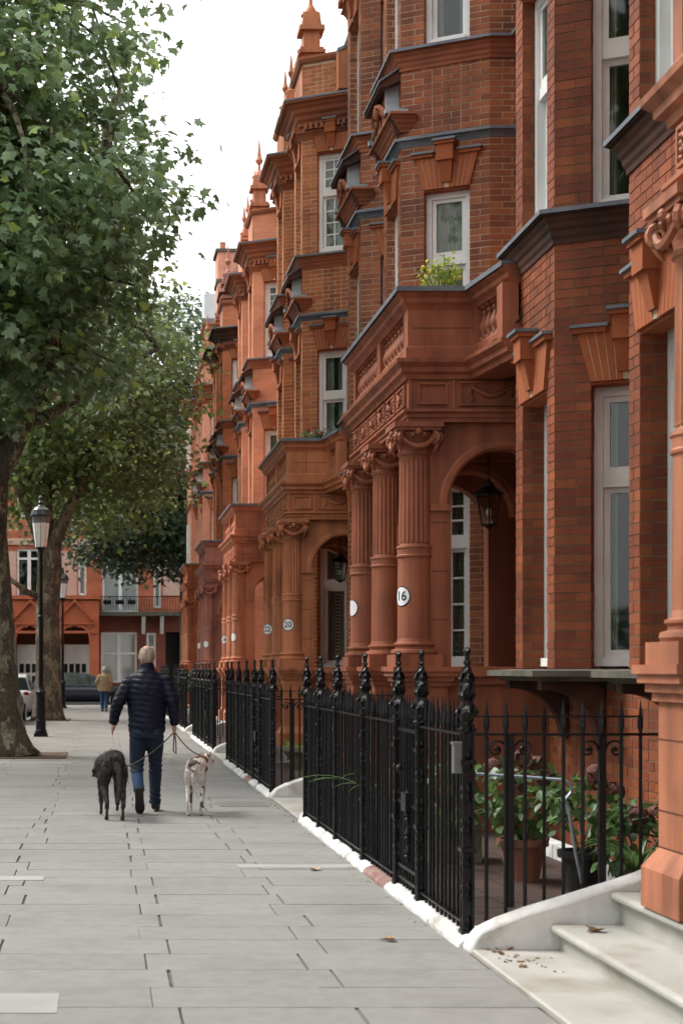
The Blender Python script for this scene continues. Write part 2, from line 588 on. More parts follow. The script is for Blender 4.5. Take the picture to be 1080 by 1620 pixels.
# ------------------------------------------------------------------ terrace
P = 9.02
XF, XC, XW = 3.58, 4.53, 4.9
def bay_b(k): return 9.2 + P * k
def bay_a(k): return 12.03 + P * k
def start(k): return 4.57 + P * k
def endy(k): return 13.59 + P * k
def bay_pts(y): return [(XW, y - .44), (XC, y - .44), (XF, y), (XF, y + 1.12), (XC, y + 1.56), (XW, y + 1.56)]
CAND = {0: [], 1: []}
COURSE = 0.075

def frame_of(p0, p1):
    d = Vector((p1[0] - p0[0], p1[1] - p0[1])); L = d.length; d /= L
    nrm = Vector((-d.y, d.x))
    def T(u, dep, z):      # dep > 0 goes inward
        return (p0[0] + d.x * u - nrm.x * dep, p0[1] + d.y * u - nrm.y * dep, z)
    return T, L, d, nrm

def wall_quad(mb, T, u0, u1, z0, z1, dep, m):
    b = mb.pts([T(u0, dep, z0), T(u1, dep, z0), T(u1, dep, z1), T(u0, dep, z1)])
    mb.face([b + 3, b + 2, b + 1, b], m, [(u0, z1), (u1, z1), (u1, z0), (u0, z0)])

def wall_face(mb, p0, p1, z0, z1, ops=(), m=0, dep=0.0):
    """wall plane with openings (u0,u1,z0,z1)"""
    T, L, d, nrm = frame_of(p0, p1)
    us = sorted({0.0, L} | {o[0] for o in ops} | {o[1] for o in ops})
    zs = sorted({z0, z1} | {min(max(o[2], z0), z1) for o in ops} | {min(max(o[3], z0), z1) for o in ops})
    for a, b in zip(us[:-1], us[1:]):
        for c, e in zip(zs[:-1], zs[1:]):
            if any(o[0] - 1e-6 <= a and b <= o[1] + 1e-6 and o[2] - 1e-6 <= c and e <= o[3] + 1e-6 for o in ops): continue
            wall_quad(mb, T, a, b, c, e, dep, m)

def brick_face(mb, k, p0, p1, z0, z1, ops=(), cand=True, phase=0):
    """real bricks laid in Flemish bond, 6 mm proud of the mortar"""
    T, L, d, nrm = frame_of(p0, p1)
    J = (0.0085, 0.0115, 0.0125)[k]
    r0 = int(math.ceil(z0 / COURSE - 1e-6)); r1 = int(z1 / COURSE + 1e-6)
    rz = math.atan2(d.y, d.x)
    for r in range(r0, r1):
        zc = (r + .5) * COURSE
        blocked = [(o[0], o[1]) for o in ops if o[2] - .001 <= zc <= o[3] + .001]
        spans = [(0.0, L)]
        for b0, b1 in blocked:
            ns = []
            for s0, s1 in spans:
                if b0 > s0: ns.append((s0, min(s1, b0)))
                if b1 < s1: ns.append((max(s0, b1), s1))
            spans = [q for q in ns if q[1] - q[0] > .02]
        for s0, s1 in spans:
            u = s0
            st = (r + phase) % 2 == 0
            # first piece at the quoin: header+closer or stretcher
            first = True
            while u < s1 - .015:
                wd = (0.2250 if st else 0.1125)
                e = u + wd
                full = True
                if e > s1 - 0.05: e = s1; full = abs(e - u - wd) < .004
                a_, b_ = u + (0.0 if u == s0 else J / 2), e - (0.0 if e >= s1 - 1e-6 else J / 2)
                zz0, zz1 = r * COURSE + J / 2, (r + 1) * COURSE - J / 2
                done = False
                if cand and full and k in CAND and u > s0 + .01 and e < s1 - .01:
                    c = T((a_ + b_) / 2, 0, zc)
                    X_, Y_ = px(*c)
                    view = Vector((c[0], c[1], 0)).normalized()
                    facing = -(view.x * nrm.x + view.y * nrm.y)
                    if 0 < X_ < 1080 and 0 < Y_ < 1040 and facing > 0.25:
                        CAND[k].append((-facing * (FPX / c[1]) ** 2, st, c, rz, (a_, b_, zz0, zz1, p0, p1)))
                        done = True
                if not done: brick_box(mb, T, a_, b_, zz0, zz1)
                u = e
                st = not st
                if first and r % 2 == 0: first = False
def brick_box(mb, T, a_, b_, z0, z1, pr=0.0045):
    p = pr + random.uniform(-.0015, .002)
    b = mb.pts([T(a_, 0, z0), T(b_, 0, z0), T(b_, 0, z1), T(a_, 0, z1), T(a_, -p, z0), T(b_, -p, z0), T(b_, -p, z1), T(a_, -p, z1)])
    for q in ((7, 6, 5, 4), (0, 4, 5, 1), (1, 5, 6, 2), (2, 6, 7, 3), (3, 7, 4, 0)):
        mb.face([b + i for i in q], 0)

def add_window(house, p0, p1, u0, u1, z0, z1, dep=0.18, bars=False, split=0.5, curtain=0.5, shutters=False):
    T, L, d, nrm = frame_of(p0, p1)
    mb = MB(T)
    f = 0.07
    # box frame
    mb.box(u0, u0 + f, dep, dep + .14, z0, z1); mb.box(u1 - f, u1, dep, dep + .14, z0, z1)
    mb.box(u0 + f, u1 - f, dep + .001, dep + .139, z1 - .09, z1); mb.box(u0 + f, u1 - f, dep - .05, dep + .14, z0, z0 + .07)
    zm = z0 + (z1 - z0) * split
    mb.box(u0 + f, u1 - f, dep + .02, dep + .12, zm - .05, zm + .05)
    # sashes
    for (a, b, dd) in ((z0 + .07, zm - .05, .07), (zm + .05, z1 - .09, .03)):
        mb.box(u0 + f, u0 + f + .05, dep + dd, dep + dd + .045, a, b); mb.box(u1 - f - .05, u1 - f, dep + dd, dep + dd + .045, a, b)
        mb.box(u0 + f + .05, u1 - f - .05, dep + dd, dep + dd + .045, a, a + .06)
        mb.box(u0 + f + .05, u1 - f - .05, dep + dd, dep + dd + .045, b - .045, b)
        if bars:
            n = 3 if b - a > .7 else 2
            for i in range(1, n + 1):
                zz = a + .06 + (b - a - .1) * i / (n + 1)
                mb.box(u0 + f + .05, u1 - f - .05, dep + dd + .01, dep + dd + .035, zz - .012, zz + .012)
            um = (u0 + u1) / 2
            mb.box(um - .012, um + .012, dep + dd + .008, dep + dd + .037, a + .06, b - .045)
    wnd = mb.build('window', M['white'], house)
    for (a, b, dd) in ((z0 + .13, zm - .095, .09), (zm + .11, z1 - .135, .05)):
        g = MB(T); g.box(u0 + f + .05, u1 - f - .05, dep + dd, dep + dd + .006, a, b)
        g.build('pane', M['glass'], wnd)
    if curtain > 0:
        c = MB(T)
        n = 10
        wdt = (u1 - u0) * curtain
        for side in (0, 1):
            prev = None
            for i in range(n + 1):
                uu = (u0 + .08 + wdt / 2 * i / n) if side == 0 else (u1 - .08 - wdt / 2 * i / n)
                dd = dep + .17 + .015 * math.sin(i * 1.9)
                b = c.pts([(uu, dd, z0 + .1), (uu, dd, z1 - .08)])
                if prev is not None: c.face([prev, b, b + 1, prev + 1])
                prev = b
        c.build('curtain', M['curtain'], wnd, fix=False)
    if shutters:
        c = MB(T)
        zz = z0 + .12
        while zz < z1 - .12:
            c.hexa([(u0 + .11, dep + .16, zz), (u1 - .11, dep + .16, zz), (u1 - .11, dep + .20, zz + .03), (u0 + .11, dep + .20, zz + .03), (u0 + .11, dep + .172, zz + .006), (u1 - .11, dep + .172, zz + .006), (u1 - .11, dep + .202, zz + .036), (u0 + .11, dep + .202, zz + .036)])
            zz += .062
        c.build('shutter', M['white'], wnd, stuff=True)
    return wnd

def add_lintel(house, p0, p1, u0, u1, z1, cap=True):
    """gauged flat arch with a projecting keystone and lead shoulders"""
    T, L, d, nrm = frame_of(p0, p1)
    mb = MB(T)
    h = .42; fl = .11; um = (u0 + u1) / 2
    n = 11
    for i in range(n):
        t0, t1 = i / n, (i + 1) / n
        if 4.9 < i + .5 < 6.1: continue
        a0 = u0 + (u1 - u0) * t0 + .003; a1 = u0 + (u1 - u0) * t1 - .003
        b0 = u0 - fl + (u1 - u0 + 2 * fl) * t0 + .003; b1 = u0 - fl + (u1 - u0 + 2 * fl) * t1 - .003
        mb.hexa([(a0, .0, z1), (a1, .0, z1), (a1, -.035, z1), (a0, -.035, z1), (b0, .0, z1 + h), (b1, .0, z1 + h), (b1, -.035, z1 + h), (b0, -.035, z1 + h)], 0)
    mb.hexa([(u0 + .004, .01, z1 + .004), (u1 - .004, .01, z1 + .004), (u1 - .004, -.032, z1 + .004), (u0 + .004, -.032, z1 + .004), (u0 - fl + .004, .01, z1 + h - .004), (u1 + fl - .004, .01, z1 + h - .004), (u1 + fl - .004, -.032, z1 + h - .004), (u0 - fl + .004, -.032, z1 + h - .004)], 1)
    # soffit return
    mb.box(u0, u1, .0, .15, z1 - .02, z1 + .02, 0)
    # keystone
    kw = .085
    mb.hexa([(um - kw * .7, 0, z1 + .06), (um + kw * .7, 0, z1 + .06), (um + kw * .7, -.06, z1 + .06), (um - kw * .7, -.06, z1 + .06),
             (um - kw, 0, z1 + .3), (um + kw, 0, z1 + .3), (um + kw, -.12, z1 + .3), (um - kw, -.12, z1 + .3)], 0)
    mb.box(um - kw - .015, um + kw + .015, -.15, 0, z1 + .3, z1 + h + .1, 0)
    mb.box(um - kw - .05, um + kw + .05, -.20, 0, z1 + h + .1, z1 + h + .126, 2)
    mb.box(um - kw - .035, um + kw + .035, -.175, 0, z1 + h + .065, z1 + h + .1, 0)
    # shoulders
    for a, b in ((u0 - fl - .04, um - kw - .05), (um + kw + .05, u1 + fl + .04)):
        mb.box(a, b, -.09, 0, z1 + h + .0, z1 + h + .024, 2)
        mb.box(a + .015, b - .015, -.065, 0, z1 + h - .04, z1 + h, 0)
    mb.build('lintel', [M['lintel'], M['mortar1'], M['lead']], house)

def cornice_profile(z, h, out, steps=4):
    """stepped ogee from the wall at z up to z+h, projecting out"""
    pr = [(-.02, z)]
    for i in range(steps):
        t0 = i / steps; t1 = (i + 1) / steps
        o0 = out * (0.15 + 0.85 * t0 ** 1.2); o1 = out * (0.15 + 0.85 * t1 ** 1.2)
        pr.append((o0, z + h * t0)); pr.append((o0 + (o1 - o0) * .25, z + h * (t0 + .6 / steps)))
    pr.append((out, z + h * .86)); pr.append((out, z + h)); pr.append((-.02, z + h + .03))
    return pr

def add_cornice(house, path, z, h, out, mat, lead=True, name='cornice'):
    mb = MB()
    pr = cornice_profile(z, h, out)
    mb.sweep(pr, path, 0)
    if lead:
        mb.sweep([(-.02, z + h + .03), (out + .012, z + h + .002), (out + .014, z + h - .022), (out + .02, z + h - .022), (out + .02, z + h + .012), (-.02, z + h + .045)], path, 1)
    mb.build(name, [mat, M['lead']], house)

def add_hood(house, y):
    """carved hood panel over the front window between the first-floor band and the sill cornice"""
    mb = MB()
    y0, y1 = y + .02, y + 1.10
    pr = cornice_profile(7.93, .2, .17)
    mb.sweep(pr, [(XF + .15, y0 - .04), (XF, y0 - .04), (XF, y1 + .04), (XF + .15, y1 + .04)], 0)
    # raised panel with swept lead-covered shoulders
    zz = [(0, 8.15), (.0, 8.20), (.10, 8.24), (.14, 8.32), (.155, 8.45), (.16, 8.60)]
    for sgn, ye in ((1, y0), (-1, y1)):
        poly = [(XF - .14, ye + sgn * a, z) for a, z in zz] + [(XF - .14, ye + sgn * .5, 8.6), (XF - .14, ye + sgn * .5, 8.15)]
        mb.prism(poly if sgn > 0 else poly[::-1], (.13, 0, 0), 0)
        lead = [(XF - .17, ye + sgn * (a - .012), z + .004) for a, z in zz] + [(XF - .17, ye + sgn * (a - .028), z + .012) for a, z in zz[::-1]]
        mb.prism(lead, (.33, 0, 0), 1)
        # projecting foot slab and corbel
        a0, a1 = (ye - .06, ye + .02) if sgn > 0 else (ye - .02, ye + .06)
        mb.box(XF - .2, XF + .22, a0, a1, 8.16, 8.215, 1)
        mb.prism([(XF - .19, a0 + .005, 8.16), (XF + .18, a0 + .005, 8.16), (XF + .12, a0 + .005, 8.0), (XF - .08, a0 + .005, 7.9), (XF - .12, a0 + .005, 8.05)], (0, .065, 0), 2)
    # carved figure and scrolls
    ym = (y0 + y1) / 2
    for i in range(7):
        t = (i - 3) / 3
        mb.ball((XF - .16, ym + t * .3, 8.34 + .08 * math.cos(t * 3)), (.035, .05, .06), 8, 5, 3)
    mb.tube([(XF - .15, ym - .36, 8.25), (XF - .2, ym - .2, 8.38), (XF - .2, ym, 8.45), (XF - .2, ym + .2, 8.38), (XF - .15, ym + .36, 8.25)], .03, 6, 3)
    mb.ball((XF - .19, ym, 8.38), (.05, .07, .1), 8, 6, 3)
    # sloping dark canopy
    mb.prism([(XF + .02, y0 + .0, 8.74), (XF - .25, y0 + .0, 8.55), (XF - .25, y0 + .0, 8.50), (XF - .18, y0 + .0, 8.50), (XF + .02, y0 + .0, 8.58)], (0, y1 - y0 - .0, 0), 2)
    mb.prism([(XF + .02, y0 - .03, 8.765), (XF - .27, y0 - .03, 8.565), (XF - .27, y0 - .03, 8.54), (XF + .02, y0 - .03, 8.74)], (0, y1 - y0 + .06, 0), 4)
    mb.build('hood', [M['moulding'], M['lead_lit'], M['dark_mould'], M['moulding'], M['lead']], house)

def bracket(mb, x, y, w=.12, top=1.40, m=0):
    pts = []
    n = 12
    for i in range(n + 1):
        t = i / n * math.pi / 2
        pts.append((x + .0 + .42 * (1 - math.sin(t)), y, top - .42 * (1 - math.cos(t)) - .02))
    poly = [(x - .05, y, top)] + [(x - .05, y, top - .07)] + [(x + .0 + .4 * math.sin(i / n * math.pi / 2), y, top - .07 - .42 * (1 - math.cos(i / n * math.pi / 2))) for i in range(n + 1)] + [(x + .45, y, top - .5), (x + .45, y, top)]
    mb.prism(poly, (0, w, 0), m)

def build_house(k):
    lab = ['deep red brick terrace house with dark mortar, nearest the camera at the right edge',
           'brown red brick terrace house above the porch numbered 16',
           'bright orange brick terrace house with cream joints above the porch numbered 20',
           'pale salmon brick terrace house beyond the one with the porch numbered 20',
           'darker orange brick terrace house with a tiled pointed roof over its bay',
           'pinkish terrace house at the far end of the row, below the white rooftop tank'][k]
    h = thing('terrace_house', (XW, start(k), 0), lab, 'house', 'red brick terrace houses along the pavement')
    real = k < 3
    br = MB(); mo = MB()
    b_, a_ = bay_b(k), bay_a(k)
    TOP = 12.35
    mats_m = M['mortar%d' % k] if real else M['wall%d' % k]
    wp0 = (.23, .775); wp1 = (.2, .92)
    storeys = [(1.5, 3.75), (5.1, 7.2), (8.925, 10.725)]
    for by in (b_, a_):
        p = bay_pts(by)
        for i in range(5):
            ops = []
            if i == 1: ops = [(wp0[0], wp0[1], z0, z1) for z0, z1 in storeys]
            if i == 2: ops = [(wp1[0], wp1[1], z0, z1) for z0, z1 in storeys]
            q0, q1 = p[i], p[i + 1]
            # wall plane; far-side facets are too oblique to show bricks
            wall_face(mo, q0, q1, 1.5, TOP, ops, 0 if i < 3 else (1 if real else 0))
            if real and i < 3:
                lo = ops
                brick_face(br, k, q0, q1, 1.5, TOP, [(o[0], o[1], o[2], o[3]) for o in ops])
            T, L, d, nrm = frame_of(q0, q1)
            for o in ops:
                # reveals
                for (uu, sgn) in ((o[0], 1), (o[1], -1)):
                    A = T(uu, 0, 0)[:2]; B = T(uu, .3, 0)[:2]
                    if sgn > 0: r0, r1 = A, B
                    else: r0, r1 = B, A
                    # outward normal must point into the opening
                    wall_face(mo, r0, r1, o[2], o[3], (), 0)
                    if real: brick_face(br, k, r0, r1, o[2], o[3], (), cand=True)
                hd = MB(T); 
                b = mo.pts([T(o[0], 0, o[3]), T(o[1], 0, o[3]), T(o[1], .3, o[3]), T(o[0], .3, o[3])]); mo.face([b, b + 1, b + 2, b + 3], 0, [(0, 0), (.5, 0), (.5, .3), (0, .3)])
                b = mo.pts([T(o[0], 0, o[2]), T(o[1], 0, o[2]), T(o[1], .3, o[2]), T(o[0], .3, o[2])]); mo.face([b + 3, b + 2, b + 1, b], 0, [(0, 0), (.5, 0), (.5, .3), (0, .3)])
                bars = (k == 2 and o[2] > 8) or (k == 1 and o[2] < 2) or (k == 3 and o[2] > 8)
                add_window(h, q0, q1, o[0], o[1], o[2] + .02, o[3], bars=bars, split=.6 if o[2] > 4 else .66, dep=.10 if o[2] > 4 else .18, curtain=random.choice([.35, .55, .7]) if (k, by) != (0, a_) else .3, shutters=(k in (1, 2) and o[2] < 2 and by == b_))
                if not (o[2] > 8 and k == 1 and False): add_lintel(h, q0, q1, o[0], o[1], o[3])
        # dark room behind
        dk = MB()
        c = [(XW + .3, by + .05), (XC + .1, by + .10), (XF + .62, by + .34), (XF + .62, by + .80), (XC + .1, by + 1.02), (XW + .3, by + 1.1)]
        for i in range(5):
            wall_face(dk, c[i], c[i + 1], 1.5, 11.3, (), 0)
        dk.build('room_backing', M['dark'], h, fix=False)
        add_hood(h, by)
    # main walls
    y0, y1 = start(k), endy(k)
    segs = [((XW, y0), (XW, b_ - .44), 4.0), ((XW, b_ + 1.56), (XW, a_ - .44), 0.0), ]
    for q0, q1, zb in segs:
        wall_face(mo, q0, q1, zb, TOP, (), 0)
        if real: brick_face(br, k, q0, q1, zb, TOP, (), cand=False)
    if real:
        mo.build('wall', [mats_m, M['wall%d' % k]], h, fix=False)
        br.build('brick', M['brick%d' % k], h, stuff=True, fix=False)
    else:
        mo.build('wall', [mats_m], h, fix=False)
    path = [(XW, y0)] + bay_pts(b_) + bay_pts(a_) + [(XW, y1)]
    cp = path[:]
    if k == 0: cp = cp[1:]
    bays = bay_pts(b_) + bay_pts(a_)
    mm = M['moulding']
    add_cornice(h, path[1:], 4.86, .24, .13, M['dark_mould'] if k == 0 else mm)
    add_cornice(h, path[1:], 7.74, .09, .07, M['lead'])
    add_cornice(h, path, 8.66, .22, .14, mm)
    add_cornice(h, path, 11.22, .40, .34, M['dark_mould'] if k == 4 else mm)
    add_cornice(h, path, 10.98, .12, .1, mm, lead=False)
    # dentils
    dn = MB()
    for by in (b_, a_):
        p = bay_pts(by)
        for i in (1, 2):
            T, L, d, nrm = frame_of(p[i], p[i + 1])
            mbT = MB(T); u = .02
            while u < L - .05:
                dn.T = T; dn.box(u, u + .05, -.16, .0, 11.12, 11.22); u += .1
            dn.T = None
    dn.build('dentil', mm, h, stuff=True)
    # parapet coping, curved down between the piers
    cm = MB()
    cm.sweep([(-.14, TOP), (.05, TOP), (.09, TOP + .06), (.09, TOP + .1), (-.14, TOP + .14)], bays)
    cm.build('coping', mm, h)
    # corner piers with finials
    for (cx, cyy, big) in ((XF + .17, b_ + .17, 1), (XF + .15, b_ + .98, 0), (XF + .17, a_ + .17, 0), (XF + .15, a_ + .98, 0), (XC - .02, b_ - .28, 0)):
        pm_ = MB()
        hw = .175 if big else .125
        zt = TOP + (.62 if big else .3)
        pm_.box(cx - hw, cx + hw, cyy - hw, cyy + hw, 11.66, TOP + .2)
        for z_, dz, e in ((TOP + .2, .06, .06), (TOP + .26, .05, .03)):
            pm_.box(cx - hw - e, cx + hw + e, cyy - hw - e, cyy + hw + e, z_, z_ + dz)
        pm_.box(cx - hw * .85, cx + hw * .85, cyy - hw * .85, cyy + hw * .85, TOP + .31, zt)
        pm_.box(cx - hw - .05, cx + hw + .05, cyy - hw - .05, cyy + hw + .05, zt, zt + .08)
        # saddle top
        pm_.prism([(cx - hw, cyy - hw, zt + .08), (cx + hw, cyy - hw, zt + .08), (cx + hw * .8, cyy - hw, zt + .32), (cx - hw * .8, cyy - hw, zt + .32)], (0, 2 * hw, 0))
        pr = pm_.build('parapet_pier', M['tc%d' % k] if k != 1 else mm, h)
        fb = MB()
        z0 = zt + .32
        hf = .85 if big else .7
        fb.lathe((cx, cyy, z0), [(hw * 1.0, 0), (hw * 1.0, .03), (hw * .6, .06), (hw * .52, .11), (hw * .22, .20), (hw * .18, .30), (hw * .46, .37), (hw * .54, .41), (hw * .42, .45), (hw * .30, .50), (.008, hf + .08)], 12)
        fb.build('finial', M['tc%d' % k] if k != 1 else mm, pr)
    # steep roof with ribbed courses, a party wall with coping, a dormer
    rf = MB()
    zr, xr = 11.7, XW - .25
    n = 18
    for i in range(n):
        t0 = i / n
        xx0 = xr + 1.3 * t0; xx1 = xr + 1.3 * (i + 1) / n
        za = zr + 3.2 * t0; zb_ = zr + 3.2 * (i + 1) / n
        rf.hexa([(xx0 - .03, y0, za), (xx1 + .1, y0, zb_), (xx1 + .1, y1, zb_), (xx0 - .03, y1, za), (xx0, y0, za + .03), (xx1, y0, zb_ + .01), (xx1, y1, zb_ + .01), (xx0, y1, za + .03)], 0)
    rf.box(xr + 1.3, xr + 6, y0, y1, 11.7, zr + 3.2)
    rr = rf.build('roof', M['slate'], h)
    pw = MB()
    yy = b_ - .60
    prof = [(XF + .55, 11.7), (XF + .55, 12.35), (XF + .68, 12.4), (XF + .76, 12.6), (XF + 1.25, 14.2), (XF + 1.25, 14.35), (XF + 1.5, 14.35), (XF + 1.9, 15.7), (XF + 3.2, 15.7), (XF + 3.2, 11.7)]
    pw.prism([(a, yy, z) for a, z in prof], (0, .28, 0), 0)
    for (a, z), (c, e) in zip(prof[1:-2], prof[2:-1]):
        dl = Vector((c - a, e - z)); 
        if dl.length < .01: continue
        nn = Vector((-dl.y, dl.x)).normalized() * .05
        pw.prism([(a, yy - .03, z), (c, yy - .03, e), (c + nn.x, yy - .03, e + nn.y), (a + nn.x, yy - .03, z + nn.y)], (0, .34, 0), 1)
    pw.build('party_wall', [M['brick%d' % k] if k < 3 else M['tc%d' % k], M['lead']], h)
    dm = MB()
    dm.box(XF + .9, XF + 2.2, b_ - .1, b_ + 1.2, 12.2, 13.5, 0)
    dm.box(XF + .87, XF + .9, b_ + .0, b_ + 1.1, 12.45, 13.4, 1)
    dm.box(XF + .95, XF + 1.6, b_ - .135, b_ - .1, 12.45, 13.4, 1)
    dm.box(XF + 1.02, XF + 1.53, b_ - .15, b_ - .135, 12.52, 13.33, 2)
    dm.build('dormer', [M['brick%d' % k] if k < 3 else M['tc%d' % k], M['white'], M['dark']], rr)
    # ledge at eye height, brackets, basement wall
    if True:
        ld = MB()
        for by in (b_, a_):
            ld.sweep([(-.3, 1.40), (.10, 1.40), (.16, 1.435), (.22, 1.44), (.22, 1.485), (.05, 1.497), (-.3, 1.497)], bay_pts(by), 0)
        pl = bay_pts(b_) + bay_pts(a_)
        bb = ld.pts([(x, y, 1.41) for x, y in pl]); ld.face([bb + i for i in range(len(pl))], 1)
        ld.build('window_ledge', [M['stone'], M['dark_mould']], h, fix=False)
        bk = None
        for by in (b_, a_):
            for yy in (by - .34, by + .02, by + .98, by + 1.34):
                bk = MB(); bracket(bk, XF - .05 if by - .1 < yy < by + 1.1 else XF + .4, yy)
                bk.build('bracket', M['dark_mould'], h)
        bm_ = MB(); bw = MB()
        xb = XF + .42
        for q0, q1 in (((XW + .6, b_ - .44), (xb, b_ - .44)), ((xb, b_ - .44), (xb, a_ + 1.56)), ((xb, a_ + 1.56), (XW + .6, a_ + 1.56))):
            wall_face(bm_, q0, q1, -.02, 1.41, (), 0)
            if k < 2: brick_face(bw, k, q0, q1, 0, 1.4, (), cand=False)
        bm_.build('basement_wall', [M['mortar%d' % k] if k < 2 else M['wall%d' % k]], h, fix=False)
        if k < 2: bw.build('basement_brick', M['brick%d' % k], h, stuff=True, fix=False)
    return h
# ------------------------------------------------------------------ porches
PY = [4.44, 13.95, 23.05, 32.1, 41.2, 50.3]
XPF, XPS = 2.8, 3.4
PL = 3.02
COLS = (.17, 1.55, 2.85)
_mesh = {}

def column_mesh(k):
    mb = MB()
    # z 1.52 .. 3.77 world; local z from 0 = 1.52
    mb.box(-.215, .215, -.215, .215, 0, .11)
    mb.lathe((0, 0, 0), [(.205, .11), (.215, .13), (.21, .155), (.175, .165), (.172, .185), (.19, .20), (.19, .215), (.165, .225), (.158, .25), (.155, .26), (.15, 1.01), (.162, 1.015), (.165, 1.03), (.156, 1.04), (.156, 1.09), (.165, 1.10), (.162, 1.12), (.148, 1.125)], 32)
    NF = 20
    def fl(i, kk):
        ph = (i % 6) / 6.0
        return 1.0 - (0.085 * math.sin(math.pi * ph) if ph > 0 else 0)
    mb.lathe((0, 0, 0), [(.148, 1.15), (.146, 1.17), (.139, 1.93), (.139, 1.945)], NF * 6, flute=fl)
    mb.lathe((0, 0, 0), [(.142, 1.12), (.134, 1.15), (.128, 1.9), (.142, 1.95), (.158, 1.96), (.16, 1.985), (.145, 1.995), (.15, 2.03), (.175, 2.10), (.20, 2.16)], 32)
    mb.box(-.205, .205, -.205, .205, 2.17, 2.20)
    mb.box(-.225, .225, -.225, .225, 2.20, 2.25)
    # angle volutes: spiral rolls at the four corners
    for sx in (-1, 1):
        for sy in (-1, 1):
            cx, cy_ = sx * .175, sy * .175
            ax = Vector((sx, sy, 0)).normalized()
            tn = Vector((-ax.y, ax.x, 0))
            pts = []; rads = []
            for i in range(16):
                a = math.pi / 2 - i * .62
                r = .056 * (1 - i / 19)
                p = Vector((cx, cy_, 2.10)) + ax * (r * math.cos(a) - .02) + Vector((0, 0, r * math.sin(a)))
                pts.append(p); rads.append(.024 * (1 - i / 30))
            for off in (-.02, .02):
                mb.tube([p + tn * off for p in pts], rads, 6)
            mb.tube([Vector((cx, cy_, 2.05)), Vector((cx * .95, cy_ * .95, 2.02)), Vector((cx * .85, cy_ * .85, 1.98))], [.024, .02, .008], 6)
    for a in range(4):
        c, s_ = math.cos(a * math.pi / 2), math.sin(a * math.pi / 2)
        def rot(p): return (p[0] * c - p[1] * s_, p[0] * s_ + p[1] * c, p[2])
        mb.tube([rot((-.17 + .34 * i / 10, -.185 - .02 * math.sin(math.pi * i / 10), 2.12 - .10 * math.sin(math.pi * i / 10))) for i in range(11)], [.014 + .012 * math.sin(math.pi * i / 10) for i in range(11)], 6)
        mb.ball(rot((0, -.2, 2.16)), .036, 8, 5)
        mb.ball(rot((-.05, -.19, 2.13)), .024, 6, 4)
        mb.ball(rot((.05, -.19, 2.13)), .024, 6, 4)
    me = mb.mesh('column', M['tc%d' % k], fix=True)
    return me

def baluster_mesh(k):
    mb = MB()
    mb.box(-.05, .05, -.05, .05, 0, .04)
    mb.lathe((0, 0, 0), [(.035, .04), (.045, .055), (.03, .07), (.05, .11), (.056, .14), (.045, .18), (.026, .235), (.022, .26), (.034, .27), (.034, .285), (.026, .295), (.03, .31)], 10)
    mb.box(-.045, .045, -.045, .045, .31, .345)
    me = mb.mesh('baluster', M['tc%d' % k], fix=True)
    me.polygons.foreach_set('use_smooth', [len(p.vertices) == 4 and abs(p.normal.z) < .9 for p in me.polygons])
    return me

def arch_poly(u0, u1, z0, z1, a0, a1, zb, spring, seg=20):
    """outline of a wall panel with an arched opening reaching its foot"""
    r = (a1 - a0) / 2; c = (a0 + a1) / 2
    pts = [(u0, z0), (a0, z0), (a0, spring)]
    for i in range(1, seg):
        t = math.pi * (1 - i / seg)
        pts.append((c + r * math.cos(t), spring + r * math.sin(t)))
    pts += [(a1, spring), (a1, z0), (u1, z0), (u1, z1), (u0, z1)]
    return pts

def garland(mb, T, u0, u1, z, drop, dep, m=0):
    n = 14
    P_ = []
    for i in range(n + 1):
        t = i / n
        P_.append(T(u0 + (u1 - u0) * t, dep, z - drop * math.sin(math.pi * t)))
    mb.tube(P_, [.012 + .016 * math.sin(math.pi * i / n) for i in range(n + 1)], 6, m)
    for uu in (u0, u1):
        for j in range(5):
            c = T(uu + random.uniform(-.02, .02), dep, z + .02 - j * .035)
            mb.ball(c, .02, 6, 4, m)

